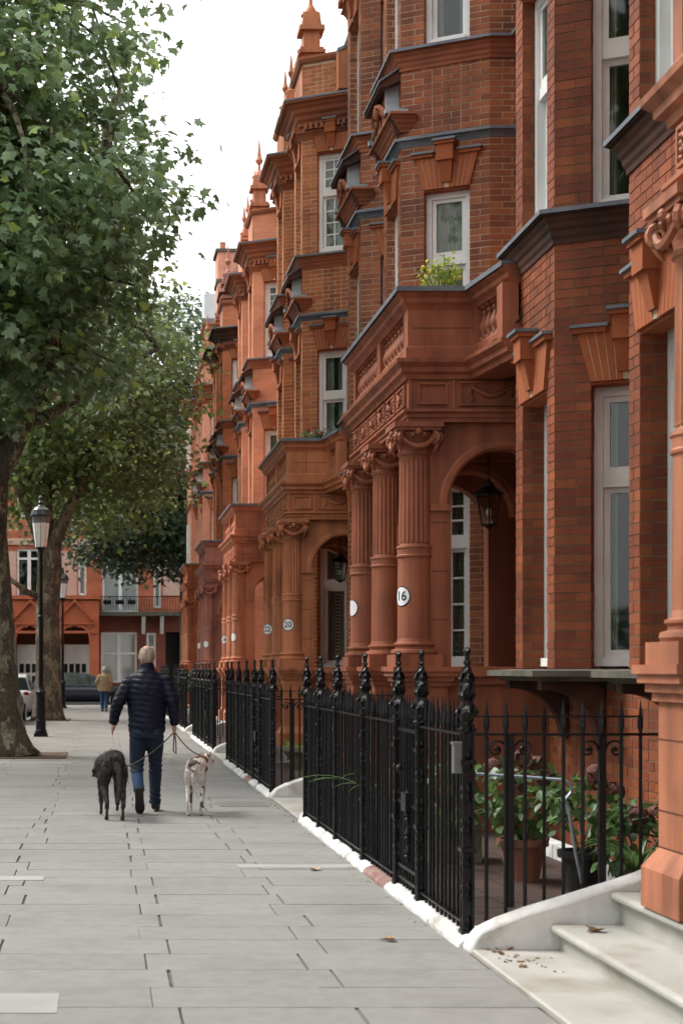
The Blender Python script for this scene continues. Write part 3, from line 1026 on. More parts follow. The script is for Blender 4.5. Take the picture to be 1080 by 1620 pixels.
def build_portico(k, house):
    Y0 = PY[k]
    tc = M['tc%d' % k]
    mb = MB()
    FX = XPF + .22        # wall plane behind the columns
    y1 = Y0 + PL
    # pedestals and base wall
    for cy_ in COLS:
        yc = Y0 + cy_
        mb.box(XPF - .06, XPF + .36, yc - .20, yc + .20, .325, 1.34)
        mb.box(XPF - .13, XPF + .40, yc - .25, yc + .25, .325, .52)
        mb.prism([(XPF - .13, yc - .25, .52), (XPF - .13, yc + .25, .52), (XPF - .06, yc + .20, .62), (XPF - .06, yc - .20, .62)], (.42, 0, 0))
        for z_, o in ((1.34, .025), (1.385, .05), (1.43, .08), (1.475, .10)):
            mb.box(XPF - .06 - o, XPF + .36 + o, yc - .20 - o, yc + .20 + o, z_, z_ + .0449)
    if True:
        mb.box(FX + .05, XW + .7, Y0 + .10, Y0 + .28, -.02, 1.34)
        mb.box(FX + .0, XW + .7, Y0 + .05, Y0 + .30, .0, .32)
        mb.box(FX + .05, XW + .7, Y0 + .05, Y0 + .33, 1.36, 1.43)
        mb.box(FX + .05, XW + .7, Y0 + .0, Y0 + .36, 1.43, 1.52)
        mb.box(FX + .05, XW + .7, y1 - .28, y1 - .10, -.02, 1.50)
    # near side wall and far side wall with arches
    ap = arch_poly(FX, XW + .6, 1.52, 3.77, 3.19, 4.23, 1.52, 3.02)
    mb.prism([(u, Y0 + .10, z) for u, z in ap], (0, .2, 0))
    mb.prism([(u, y1 - .3, z) for u, z in ap], (0, .2, 0))
    # archivolt and impost
    for yy in (Y0 + .085,):
        mb.tube([(3.71 + .56 * math.cos(math.pi * (1 - i / 24)), yy, 3.02 + .56 * math.sin(math.pi * (1 - i / 24))) for i in range(25)], [(.045, .02)] * 25, 6)
        mb.box(FX, 3.2, yy - .02, yy + .22, 2.96, 3.02)
    # inner vaulting rib
    mb.tube([(3.71 + .50 * math.cos(math.pi * (1 - i / 20)), Y0 + 1.55, 3.05 + .5 * math.sin(math.pi * (1 - i / 20))) for i in range(21)], .07, 6)
    # front wall with an arch between each pair of columns
    for c0, c1 in zip(COLS[:-1], COLS[1:]):
        u0, u1 = Y0 + c0 - (.063 if c0 == COLS[0] else 0), Y0 + c1 + (.063 if c1 == COLS[-1] else 0)
        ap = arch_poly(u0, u1, 1.52, 3.77, Y0 + c0 + .2, Y0 + c1 - .2, 1.52, 2.95)
        mb.prism([(FX + .004, u, z if z < 3.7 else 3.765) for u, z in ap], (.2, 0, 0))
        rr = (c1 - c0 - .4) / 2 + .045; cc = Y0 + (c0 + c1) / 2
        mb.tube([(FX - .02, cc + rr * math.cos(math.pi * (1 - i / 20)), 2.95 + rr * math.sin(math.pi * (1 - i / 20))) for i in range(21)], [(.02, .045)] * 21, 6)
        for yy in (cc - rr, cc + rr):
            mb.box(FX - .045, FX + .0, yy - .045, yy + .045, 1.52, 2.95)
    # architrave, frieze, cornice
    base = [(XW + .3, Y0), (XPF, Y0), (XPF, y1), (XW + .3, y1)]
    mb.sweep([(-.45, 3.77), (.0, 3.77), (.0, 3.81), (.015, 3.81), (.015, 3.845), (.045, 3.86), (.045, 3.885), (-.45, 3.885)], base)
    mb.sweep([(-.3, 3.885), (-.01, 3.885), (-.01, 4.17), (-.3, 4.17)], base)
    corn = [(-.3, 4.16), (.02, 4.16), (.03, 4.20), (.07, 4.22), (.075, 4.26), (.12, 4.30), (.125, 4.335), (-.3, 4.345)]
    topath = [(3.52, Y0 - .98), (XPS, Y0), (XPF, Y0), (XPF, y1), (XW + .3, y1)]
    mb.sweep(corn, topath)
    # soffit / balcony slab
    sl = [(XW + .2, Y0 - .98), (3.52, Y0 - .98), (XPS, Y0), (XPF, Y0), (XPF, y1), (XW + .2, y1)]
    mb.prism([(x, y, 4.19) for x, y in sl], (0, 0, .16), 0)
    mb.prism([(x, y, 4.10) for x, y in [(XW + .6, Y0 + .1), (XPF + .3, Y0 + .1), (XPF + .3, y1 - .1), (XW + .6, y1 - .1)]], (0, 0, .08), 1)
    # plinth band and cap of the parapet
    mb.sweep([(-.16, 4.34), (.02, 4.34), (.02, 4.45), (.005, 4.47), (-.16, 4.47)], topath)
    mb.sweep([(-.20, 4.80), (.0, 4.80), (.02, 4.83), (.055, 4.86), (.06, 4.90), (.10, 4.93), (.10, 4.96), (-.20, 4.97)], topath)
    mb.sweep([(-.22, 4.972), (.118, 4.962), (.118, 4.945), (.125, 4.945), (.125, 4.988), (-.22, 5.0)], topath, 2)
    # solid side panel
    mb.box(XPF, XPS + .0, Y0 + .0, Y0 + .14, 4.46, 4.81)
    # piers of the front balustrade
    for a, b in ((.1405, .2), (1.40, 1.56), (PL - .12, PL - .0005)):
        mb.box(XPF, XPF + .14, Y0 + a, Y0 + b, 4.46, 4.81)
    mb.box(3.41, 3.55, Y0 - .98, Y0 - .80, 4.34, 4.81)
    mb.box(XPS, XPS + .12, Y0 - .08, Y0 + .0, 4.46, 4.81)
    o = mb.build('portico', [tc, M['white'], M['lead']], house)
    # frieze panels
    fp_ = MB()
    T, L, d, nrm = frame_of((XW, Y0), (XPF, Y0))
    def fframe(T, u0, u1, z0, z1, w_=.018, dep=0.012):
        for a in ((u0, u1, z0, z0 + w_), (u0, u1, z1 - w_, z1), (u0, u0 + w_, z0 + w_, z1 - w_), (u1 - w_, u1, z0 + w_, z1 - w_)):
            fp_.T = T; fp_.box(a[0], a[1], -dep - .006, .012, a[2], a[3]); fp_.T = None
    Ls = XW - XPF
    fframe(T, Ls - .36, Ls - .09, 3.93, 4.13)
    fp_.T = T; fp_.box(Ls - .43, Ls - .41, -.012, .012, 3.89, 4.16); fp_.box(Ls - .035, Ls - .005, -.012, .012, 3.89, 4.16); fp_.T = None
    fframe(T, .2, Ls - .47, 3.92, 4.14, .014)
    garland(fp_, T, Ls - .95, Ls - .58, 4.10, .09, .0)
    garland(fp_, T, Ls - 1.35, Ls - .98, 4.10, .09, .0)
    T2, L2, d2, n2 = frame_of((XPF, Y0), (XPF, y1))
    for a, b in ((.10, .5), (.56, 1.02), (1.08, 1.5), (1.56, 1.98), (2.04, 2.46), (2.52, 2.94)):
        fframe(T2, a, b, 3.93, 4.13)
        for i in range(16):
            uu = random.uniform(a + .05, b - .05); zz = random.uniform(3.96, 4.10)
            fp_.ball(T2(uu, -.004, zz), (.012, .028, .022), 6, 4)
        garland(fp_, T2, a + .06, b - .06, 4.09, .07, -.004)
    fp_.build('frieze_panel', tc, o)
    # stone joints on the side wall and parapet
    if k in (0, 1, 2):
        jm = MB()
        for zz in (4.02,): pass
        for zz in (1.95, 2.4, 2.85):
            jm.box(FX + .02, 3.19, Y0 + .0985, Y0 + .10, zz, zz + .008)
        jm.box(XPF + .05, XPS, Y0 - .0015, Y0, 4.63, 4.637)
        for zz in ((.95,) if k else (.62, .8, 1.15)):
            for cc in COLS: jm.box(XPF - .062, XPF + .362, Y0 + cc - .202, Y0 + cc + .202, zz, zz + .007)
        if k == 2: jm.box(3.08, 3.088, Y0 - .0015, Y0, 4.46, 4.80)
        jm.build('joint', M['dark_mould'], o, stuff=True)
    if k == 1:
        cb = MB(); cb.tube([(3.56, Y0 - 1.0, 4.97), (3.60, Y0 - 1.03, 4.80), (3.60, Y0 - 1.02, 4.62), (3.55, Y0 - 1.0, 4.48), (3.46, Y0 - .9, 4.40), (3.42, Y0 - .6, 4.37)], .009, 6)
        cb.build('cable', M['iron'], o)
    # columns
    if ('c', k) not in _mesh:
        _mesh[('c', k)] = column_mesh(k); _mesh[('b', k)] = baluster_mesh(k)
    for c in COLS:
        place('column', _mesh[('c', k)], (XPF + .095, Y0 + c, 1.52), o)
    bs = []
    for a, b in ((.12, 1.40), (1.56, PL - .12)):
        n = 8
        for i in range(n):
            bs.append((XPF + .07, Y0 + a + (b - a) * (i + .5) / n))
    for i in range(6):
        t = (i + .5) / 6
        y_ = Y0 - .08 - .72 * t
        bs.append((XPS + .07 + .1 * t, y_))
    for x, y in bs:
        place('baluster', _mesh[('b', k)], (x, y, 4.465), o)
    # entrance recess: floor, back wall, dark panel painting shade on the bay return, dark doors
    rc = MB()
    rc.box(XPF + .4, XW + .7, Y0 + .3, y1 - .3, .2, 1.3, 0)
    rc.box(XW + .6, XW + .7, Y0 - .2, y1 + 1.6, 0, 4.1, 0)
    rc.box(XC + .02, XW + .75, bay_b(k) - .47, bay_b(k) - .44 - .006, 1.52, 4.1, 1)
    rc.build('entrance_recess', [M['brick%d' % k] if k < 3 else M['tc%d' % k], M['door']], house)
    dd = MB()
    yb = XW + .56
    for i in range(2):
        ya = Y0 + .35 + i * 1.3
        dd.box(yb, yb + .04, ya, ya + .95, 1.3, 3.4, 0)
        for j in range(3):
            for q in range(2):
                dd.box(yb - .012, yb, ya + .1 + q * .4, ya + .42 + q * .4, 1.45 + j * .63, 1.95 + j * .63, 0)
    dd.build('door', M['door'], house)
    return o

def number_disc(k, ci, text, ang):
    """enamel disc wrapped round the column shaft"""
    cx, cyy = XPF + .095, PY[k] + COLS[ci]
    r0 = .1535
    zc = 2.17
    Rd = .095
    mb = MB()
    def map_(u, z, dr):
        a = -math.pi / 2 - ang + u / r0   # angle measured so that u grows to the viewer's right
        return (cx + (r0 + dr) * math.cos(a), cyy + (r0 + dr) * math.sin(a), zc + z)
    for rad, m, dr in ((Rd, 1, .003), (Rd * .90, 0, .0055)):
        n = 40; rings = 7
        prev = None
        for j in range(rings + 1):
            rr = rad * (1 - j / rings) if j < rings else 0.001
            ids = mb.pts([map_(rr * math.cos(2 * math.pi * i / n), rr * math.sin(2 * math.pi * i / n), dr) for i in range(n)])
            if prev is not None:
                for i in range(n):
                    mb.face([prev + i, prev + (i + 1) % n, ids + (i + 1) % n, ids + i], m)
            prev = ids
        if m == 1:
            a = mb.pts([map_(rad * math.cos(2 * math.pi * i / n), rad * math.sin(2 * math.pi * i / n), -.003) for i in range(n)])
            b = mb.pts([map_(rad * math.cos(2 * math.pi * i / n), rad * math.sin(2 * math.pi * i / n), .003) for i in range(n)])
            for i in range(n): mb.face([a + i, a + (i + 1) % n, b + (i + 1) % n, b + i], 1)
    if text:
        cu = bpy.data.curves.new('t', 'FONT')
        cu.body = text; cu.size = .125; cu.align_x = 'CENTER'; cu.align_y = 'CENTER'; cu.offset = .0015
        cu.resolution_u = 3
        ob = bpy.data.objects.new('t', cu); COL.objects.link(ob)
        me = bpy.data.meshes.new_from_object(ob.evaluated_get(bpy.context.evaluated_depsgraph_get()))
        import bmesh
        bm = bmesh.new(); bm.from_mesh(me)
        bmesh.ops.triangulate(bm, faces=bm.faces)
        bmesh.ops.subdivide_edges(bm, edges=[e for e in bm.edges if e.calc_length() > .02], cuts=3, use_grid_fill=True)
        bmesh.ops.triangulate(bm, faces=bm.faces)
        bm.verts.index_update()
        b0 = mb.pts([map_(v.co.x, v.co.y, .008) for v in bm.verts])
        for f in bm.faces: mb.face([b0 + v.index for v in f.verts], 1)
        bm.free()
        bpy.data.objects.remove(ob); bpy.data.curves.remove(cu)
    return mb.build('house_number_sign', [M['enamel'], M['ink']], None, fix=False)

M['enamel'] = nmat('white_enamel', (0.82, 0.82, 0.82), (0.78, 0.78, 0.78), 4, 0.3)
M['ink'] = nmat('navy_enamel', (0.02, 0.02, 0.05), (0.015, 0.015, 0.04), 4, 0.3)

def lantern(k):
    Y = PY[k] + .62
    X = 3.70
    t = thing('hanging_lantern', (X, Y, 2.95), '', 'lantern', 'lanterns hanging in the porches')
    fr = MB()
    zt = 3.26
    n = 6
    def ring(r, z): return [(X + r * math.cos(math.pi * 2 * i / n + .3), Y + r * math.sin(math.pi * 2 * i / n + .3), z) for i in range(n)]
    top, bot = ring(.125, zt - .09), ring(.075, zt - .38)
    for i in range(n):
        fr.tube([top[i], bot[i]], .007, 4)
        for rg in (top, bot): fr.tube([rg[i], rg[(i + 1) % n]], .008, 4)
        fr.tube([top[i], (X, Y, zt)], .006, 4)
    fr.lathe((X, Y, zt - .09), [(.15, 0), (.14, .015), (.07, .07), (.045, .085), (.05, .11), (.02, .13), (.015, .16)], 12)
    fr.lathe((X, Y, zt - .42), [(.005, 0), (.03, .015), (.05, .03), (.075, .04)], 12)
    fr.tube([(X, Y, zt), (X, Y, 4.12)], .006, 5)
    f = fr.build('frame', M['iron'], t)
    g = MB()
    for i in range(n):
        j = (i + 1) % n
        b = g.pts([top[i], top[j], bot[j], bot[i]]); g.face([b, b + 1, b + 2, b + 3])
    g.build('pane', M['glass'], t, fix=False)
    bl = MB(); bl.ball((X, Y, zt - .26), (.03, .03, .045), 8, 6); bl.lathe((X, Y, zt - .38), [(.012, 0), (.012, .08)], 8)
    bl.build('bulb', M['enamel'], t)
    return t

# ------------------------------------------------------------------ steps, side walls, railings
RX = 1.985
def stepspan(k): return (6.0 + 9.08 * k, 8.15 + 9.3 * k - (.0 if k == 0 else .0)) if k else (2.6, 8.05)
STEP = [(2.6, 8.02), (15.05, 17.5), (24.35, 26.8), (33.4, 36.0), (42.5, 45.1), (51.6, 54.2)]

def build_steps(k):
    y0, y1 = STEP[k]
    t = thing('entrance_steps', (2.4, (y0 + y1) / 2, 0), '', 'steps', 'stone entrance steps up to the porches')
    zs = [.016, .15, .32, .49, .66, .83, 1.0, 1.17, 1.3]
    xs = [1.95, 2.36, 2.68, 3.0, 3.28, 3.56, 3.84, 4.12, 4.4]
    for i in range(len(xs)):
        x0 = xs[i]; x1 = xs[i + 1] if i < len(xs) - 1 else 5.4
        mb = MB()
        if i == 0:
            mb.prism([(x0, y0, -.03), (x1 + .06, y0, -.03), (x1 + .06, y0, zs[0]), (x0 + .01, y0, zs[0]), (x0, y0, zs[0] - .008)], (0, y1 - y0 - .002, 0))
        else:
            nz = .05
            z_ = zs[i]
            # tread with a rounded nosing over a recessed riser
            prof = [(x0 + nz, zs[i - 1] - .02), (x0 + nz, z_ - .045)]
            for q in range(6):
                a = math.pi * (1.5 - q / 5)
                prof.append((x0 + .02 + .0225 * math.cos(a), z_ - .0225 + .0225 * math.sin(a)))
            prof += [(x1 + .06, z_), (x1 + .06, zs[i - 1] - .02)]
            mb.prism([(a, y0 + .002, z) for a, z in prof], (0, y1 - y0 - .004, 0))
        o = mb.build('step', M['marble'], t)
    # side walls: sloping, rounded white masonry
    for (yy, sgn) in ((y0, -1), (y1, 1)):
        if k == 0 and sgn < 0: continue
        mb = MB()
        w_ = .17
        prof = [(1.93, -.03), (1.93, .02), (1.95, .07), (2.0, .12), (2.10, .17), (2.25, .225), (2.5, .30), (2.75, .38), (2.85, .41), (2.93, .45), (3.05, .46), (3.08, .42), (3.08, -.03)]
        b0 = 0
        rings = []
        nn = 8
        for q in range(nn + 1):
            tt = q / nn
            v = yy + sgn * (w_ * tt)
            e = math.sin(math.pi * tt) ** .5
            ring = []
            for (x, z) in prof:
                zz = z if z < 0 else z - .03 * (1 - e)
                ring.append((x + (.02 * (1 - e) if x < 2.0 else 0) + random.uniform(-.002, .002), v, zz + random.uniform(-.003, .003) * (z > 0)))
            rings.append(mb.pts(ring))
        n = len(prof)
        for q in range(nn):
            for i in range(n):
                j = (i + 1) % n
                mb.face([rings[q] + i, rings[q] + j, rings[q + 1] + j, rings[q + 1] + i])
        mb.face([rings[0] + i for i in range(n)]); mb.face([rings[-1] + i for i in range(n)][::-1])
        o = mb.build('side_wall', M['kerb_white'], t)
        o.data.polygons.foreach_set('use_smooth', [len(p.vertices) == 4 for p in o.data.polygons])
    return t

def bar_mesh():
    mb = MB()
    r = .0105
    mb.lathe((0, 0, 0), [(r, .05), (r, 1.14), (r * 1.0, 1.16), (r * 1.6, 1.185), (r * 1.45, 1.22), (.001, 1.335)], 6)
    return mb.mesh('bar', M['iron'])
def post_mesh(big=True):
    mb = MB()
    hw = .026
    for sx in (-1, 1):
        for sy in (-1, 1):
            mb.box(sx * hw - .007, sx * hw + .007, sy * hw - .007, sy * hw + .007, .03, 1.2)
    mb.box(-.020, .020, -.020, .020, .03, 1.2)
    for z in (.10, .28, .46, .64, .82, 1.0):
        mb.lathe((0, 0, z), [(.022, -.05), (.036, -.02), (.024, 0), (.038, .03), (.022, .06)], 8)
    for z in (.05, .5, .98):
        mb.box(-.04, .04, -.04, .04, z, z + .025)
    # cast finial: buds and leaves stacked to a knob
    z0 = 1.15
    mb.lathe((0, 0, z0), [(.035, 0), (.045, .02), (.03, .035), (.028, .06), (.048, .10), (.05, .13), (.032, .17), (.03, .19), (.042, .22), (.036, .26), (.022, .29), (.02, .31), (.027, .33), (.02, .35), (.013, .37), (.018, .385), (.013, .40), (.012, .42), (.018, .435), (.019, .45), (.010, .465), (.002, .47)], 8, flute=lambda i, kk: 1.0 + (.22 if (i + kk) % 2 else -.06))
    for j in range(3):
        for a in range(4):
            an = a * math.pi / 2 + j * .8
            zz = z0 + .08 + j * .09; rr = .045 - j * .008
            mb.tube([(rr * .6 * math.cos(an), rr * .6 * math.sin(an), zz), (rr * 1.25 * math.cos(an), rr * 1.25 * math.sin(an), zz + .035), (rr * .9 * math.cos(an), rr * .9 * math.sin(an), zz + .07)], [.012, .012, .004], 5)
    return mb.mesh('post', M['iron'])
BAR, POST = bar_mesh(), post_mesh()

def build_railing(k, ya, yb, posts, gate, ret_near=True, ret_far=True, label=''):
    t = thing('iron_railing', (RX, (ya + yb) / 2, 0), label, 'railing', 'black iron railings along the pavement')
    gy = gate or (1e9, 1e9)
    y = ya + .1
    while y < yb - .03:
        near_post = any(abs(y - p) < .05 for p in posts)
        if not near_post and not (gy[0] < y < gy[1]):
            place('bar', BAR, (RX, y, 0), t, rot=(random.uniform(-.004, .004), random.uniform(-.004, .004), random.uniform(0, 1)))
        y += .105
    for p in posts: place('post', POST, (RX, p, 0), t)
    sp = [(ya, yb)] if not gate else [(ya, gate[0]), (gate[1], yb)]
    for s0, s1 in sp:
        if s1 - s0 < .05: continue
        for z, hh in ((1.14, .007), (.11, .006)):
            mb = MB(); mb.box(RX - .019, RX + .019, s0, s1, z - hh, z + hh)
            mb.build('rail', M['iron'], t)
    # returns over the stepped side walls
    for flag, yy in ((ret_near, ya), (ret_far, yb)):
        if not flag: continue
        mb = MB(); mb.box(RX, 3.06, yy - .018, yy + .018, 1.135, 1.15); mb.box(RX, 2.92, yy - .012, yy + .012, 1.235, 1.245)
        mb.build('rail', M['iron'], t)
        for i in range(1, 10):
            x = RX + i * .105
            zb = .16 + .27 * (x - 2.0)
            o = place('bar', BAR, (x, yy, 0), t, rz=random.uniform(0, 1))
        for xx in (2.22, 2.72):
            sc = MB()
            sc.box(xx - .018, xx + .018, yy - .018, yy + .018, .2, 1.14)
            for sg in (-1, 1):
                pts = []
                for i in range(18):
                    a = i * .45
                    r = .055 * (1 - i / 22)
                    pts.append((xx + sg * (.075 - r * math.cos(a) * 1.0), yy, 1.06 + r * math.sin(a)))
                sc.tube(pts, .007, 5)
                sc.ball((xx + sg * .075, yy, 1.06), .014, 6, 4)
            sc.build('scroll_stay', M['iron'], t)
    return t

def build_gate(k, y0, y1, label):
    t = thing('iron_gate', (RX, (y0 + y1) / 2, 0), label, 'gate', 'gates in the iron railings')
    y = y0 + .09
    while y < y1 - .06:
        place('bar', BAR, (RX + .004, y, 0), t, rz=random.uniform(0, 1)); y += .095
    for z in (1.10, .62, .2, .12):
        mb = MB(); mb.box(RX - .016, RX + .024, y0 + .04, y1 - .04, z - .01, z + .01); mb.build('rail', M['iron'], t)
    mb = MB()
    ym = (y0 + y1) / 2
    mb.box(RX - .045, RX - .005, ym - .09, ym + .05, .58, .70)
    mb.ball((RX - .075, ym - .04, .86), .024, 8, 6)
    mb.tube([(RX - .02, ym - .04, .86), (RX - .075, ym - .04, .86)], .008, 6)
    for i in range(4):
        mb.lathe((RX - .02, ym - .04, .3 + i * .12), [(.006, -.05), (.024, -.01), (.012, .0), (.024, .02), (.006, .06)], 8)
    mb.build('lock', M['iron'], t, stuff=True)
    return t

def build_kerb(k, ya, yb):
    t = thing('railing_plinth', (1.97, (ya + yb) / 2, 0), '', 'plinth', 'low white plinths under the railings')
    y = ya
    i = 0
    while y < yb - .05:
        L_ = min(random.uniform(.55, .95), yb - y)
        if yb - (y + L_) < .25: L_ = yb - y
        mb = MB()
        rings = []
        nn = max(3, int(L_ / .09))
        for q in range(nn + 1):
            v = y + L_ * q / nn
            end = .012 if q in (0, nn) else 0
            jj = lambda a: random.uniform(-a, a)
            ring = [(1.905 + jj(.004), v, -.03), (1.905 + end + jj(.005), v, .02), (1.925 + end + jj(.006), v, .048 - end + jj(.003)), (1.97, v, .062 - end + jj(.003)), (2.05, v, .062 - end), (2.10, v, .05), (2.10, v, -.03)]
            rings.append(mb.pts(ring))
        for q in range(nn):
            for a in range(7):
                b = (a + 1) % 7
                mb.face([rings[q] + a, rings[q] + b, rings[q + 1] + b, rings[q + 1] + a])
        mb.face([rings[0] + a for a in range(7)]); mb.face([rings[-1] + a for a in range(7)][::-1])
        red = (k in (0, 1) and i in (3, 9)) 
        o = mb.build('plinth_stone', M['step_red'] if red else M['kerb_white'], t)
        y += L_
        i += 1
    return t
M['step_red'] = nmat('worn_red_stone', (0.20, 0.085, 0.075), (0.30, 0.22, 0.19), 9, 0.9, 0.3, 40)
houses = []
for k in range(6):
    h = build_house(k); houses.append(h)
    build_portico(k, h)
# bricks that can be picked apart: the largest 300 of each near house
single = {}
for k in CAND:
    c = sorted(CAND[k], key=lambda q: q[0])
    rest = MB()
    for i, (s_, st, pos, rz, (a_, b_, z0, z1, p0, p1)) in enumerate(c):
        if i < 299:
            key = (k, round(b_ - a_, 3))
            if key not in single:
                hw = (b_ - a_) / 2; hh = (z1 - z0) / 2
                mb = MB(); b = mb.pts([(-hw, 0, -hh), (hw, 0, -hh), (hw, 0, hh), (-hw, 0, hh), (-hw, .0075, -hh), (hw, .0075, -hh), (hw, .0075, hh), (-hw, .0075, hh)])
                for q in ((7, 6, 5, 4), (0, 4, 5, 1), (1, 5, 6, 2), (2, 6, 7, 3), (3, 7, 4, 0)): mb.face([b + j for j in q])
                single[key] = mb.mesh('brick', M['brickobj%d' % k])
            place('brick', single[key], pos, houses[k], rz=rz)
        else:
            T, L, d, nrm = frame_of(p0, p1)
            brick_box(rest, T, a_, b_, z0, z1)
    if rest.f: rest.build('brick', M['brick%d' % k], houses[k], stuff=True, fix=False)

# the row goes on unseen behind the camera, added to shade the near facades
t = thing('terrace_house', (XW, -5, 0), 'unseen next house of the red brick row behind the camera, added to shade near facades', 'house', 'red brick terrace houses along the pavement')
mb = MB()
for yb in (-4.5, -13):
    outl = [(XW, yb + 9.0 if yb > -5 else yb + 8.4)][::-1]
pth = [(9, -14), (XF + .3, -14), (XF + .3, 4.3), (9, 4.3)]
for q0, q1 in zip(pth[:-1], pth[1:]): wall_face(mb, q0, q1, 0, 12.3)
mb.build('wall', M['wall0'], t, fix=False)
mb = MB()
for z_, h_, o_ in ((4.86, .24, .13), (8.66, .22, .14), (11.22, .4, .3)): mb.sweep(cornice_profile(z_, h_, o_), pth)
mb.build('cornice', M['moulding'], t)
for z0, z1 in ((1.6, 3.7), (5.2, 7.2), (9, 10.8)):
    for yy in (-12, -9, -6, -3, 0):
        add_window(t, (XF + .3, yy), (XF + .3, yy + 1.2), .2, 1.1, z0, z1, dep=-.09, curtain=0)
# ------------------------------------------------------------------ foliage materials
def leaf_mat(name, c1, c2, rough=0.45, trans=0.35, rand='island'):
    m, n, b, o = _new(name)
    L = n.links.new
    geo = n.nodes.new('ShaderNodeNewGeometry')
    if rand == 'island': rv = geo.outputs['Random Per Island']
    else:
        oi = n.nodes.new('ShaderNodeObjectInfo'); rv = oi.outputs['Random']
    cr = n.nodes.new('ShaderNodeValToRGB')
    e = cr.color_ramp.elements
    e[0].color = (*c1, 1); e[1].color = (*c2, 1)
    e[0].position = 0.0; e[1].position = 0.9
    x = cr.color_ramp.elements.new(0.97); x.color = (c2[0] * 1.5, c2[1] * 1.35, c2[2] * .7, 1)
    L(rv, cr.inputs[0])
    L(cr.outputs[0], b.inputs['Base Color'])
    b.inputs['Roughness'].default_value = rough
    b.inputs['Specular IOR Level'].default_value = 0.5
    tl = n.nodes.new('ShaderNodeBsdfTranslucent')
    hs = n.nodes.new('ShaderNodeHueSaturation')
    hs.inputs['Value'].default_value = 1.6; hs.inputs['Hue'].default_value = 0.475
    L(cr.outputs[0], hs.inputs['Color']); L(hs.outputs[0], tl.inputs[0])
    mx = n.nodes.new('ShaderNodeMixShader'); mx.inputs[0].default_value = trans
    L(b.outputs[0], mx.inputs[1]); L(tl.outputs[0], mx.inputs[2])
    L(mx.outputs[0], o.inputs['Surface'])
    return m

M['leafA'] = leaf_mat('plane_leaf', (0.095, 0.165, 0.070), (0.23, 0.34, 0.165), .30, .3)
M['leafAo'] = leaf_mat('plane_leaf_single', (0.095, 0.165, 0.070), (0.23, 0.34, 0.165), .30, .3, 'object')
M['leafB'] = leaf_mat('plane_leaf_far', (0.10, 0.155, 0.055), (0.19, 0.26, 0.10), .42, .4)
M['leafC'] = leaf_mat('dark_leaf', (0.035, 0.07, 0.038), (0.075, 0.125, 0.07), .45, .25)
M['leafP'] = leaf_mat('pot_leaf', (0.03, 0.075, 0.025), (0.09, 0.17, 0.05), .4, .3)
M['bark'] = nmat('plane_bark', (0.19, 0.165, 0.12), (0.065, 0.052, 0.038), 7, 0.95, 1.0, 18, stain=(0.30, 0.28, 0.19, 0.9), stain_scale=5, stretch=(1, 1, .45), detail=8)
def bark_mat(name, cols, scale):
    m, n, b, o = _new(name); L = n.links.new
    geo = n.nodes.new('ShaderNodeNewGeometry'); mp = n.nodes.new('ShaderNodeMapping'); mp.inputs['Scale'].default_value = (1, 1, .55)
    L(geo.outputs['Position'], mp.inputs[0])
    nz = n.nodes.new('ShaderNodeTexNoise'); nz.inputs['Scale'].default_value = scale * 1.4; nz.inputs['Detail'].default_value = 6
    L(mp.outputs[0], nz.inputs['Vector'])
    ad = n.nodes.new('ShaderNodeVectorMath'); ad.operation = 'SCALE'; ad.inputs[3].default_value = .35
    L(nz.outputs['Color'], ad.inputs[0])
    a2 = n.nodes.new('ShaderNodeVectorMath'); L(mp.outputs[0], a2.inputs[0]); L(ad.outputs[0], a2.inputs[1])
    vo = n.nodes.new('ShaderNodeTexVoronoi'); vo.inputs['Scale'].default_value = scale
    L(a2.outputs[0], vo.inputs['Vector'])
    sp = n.nodes.new('ShaderNodeSeparateColor'); L(vo.outputs['Color'], sp.inputs[0])
    cr = n.nodes.new('ShaderNodeValToRGB'); cr.color_ramp.interpolation = 'CONSTANT'
    for i, c in enumerate(cols):
        e = cr.color_ramp.elements[i] if i < 2 else cr.color_ramp.elements.new(.5)
        e.position = i / len(cols); e.color = (*c, 1)
    L(sp.outputs[0], cr.inputs[0])
    n2 = n.nodes.new('ShaderNodeTexNoise'); n2.inputs['Scale'].default_value = 30; n2.inputs['Detail'].default_value = 6; L(mp.outputs[0], n2.inputs['Vector'])
    mr = n.nodes.new('ShaderNodeMapRange'); mr.inputs[1].default_value = .3; mr.inputs[2].default_value = .7; mr.inputs[3].default_value = .45; mr.inputs[4].default_value = 1.35; L(n2.outputs['Fac'], mr.inputs[0])
    vm = n.nodes.new('ShaderNodeVectorMath'); vm.operation = 'SCALE'; L(cr.outputs[0], vm.inputs[0]); L(mr.outputs[0], vm.inputs[3])
    L(vm.outputs[0], b.inputs['Base Color']); b.inputs['Roughness'].default_value = .95
    bp = n.nodes.new('ShaderNodeBump'); bp.inputs['Strength'].default_value = 1; bp.inputs['Distance'].default_value = .03
    L(n2.outputs['Fac'], bp.inputs['Height']); L(bp.outputs[0], b.inputs['Normal'])
    return m
M['bark'] = bark_mat('mottled_plane_bark', [(.13, .11, .075), (.075, .06, .042), (.21, .19, .13), (.10, .085, .06), (.30, .28, .19), (.055, .045, .033)], 7)
M['bark3'] = bark_mat('brown_plane_bark', [(.16, .115, .075), (.085, .06, .042), (.26, .21, .15), (.11, .08, .055), (.20, .155, .10), (.06, .045, .033)], 6.5)
M['bark2'] = nmat('dark_bark', (0.07, 0.055, 0.04), (0.035, 0.028, 0.02), 6, 0.95, 0.8, 20)

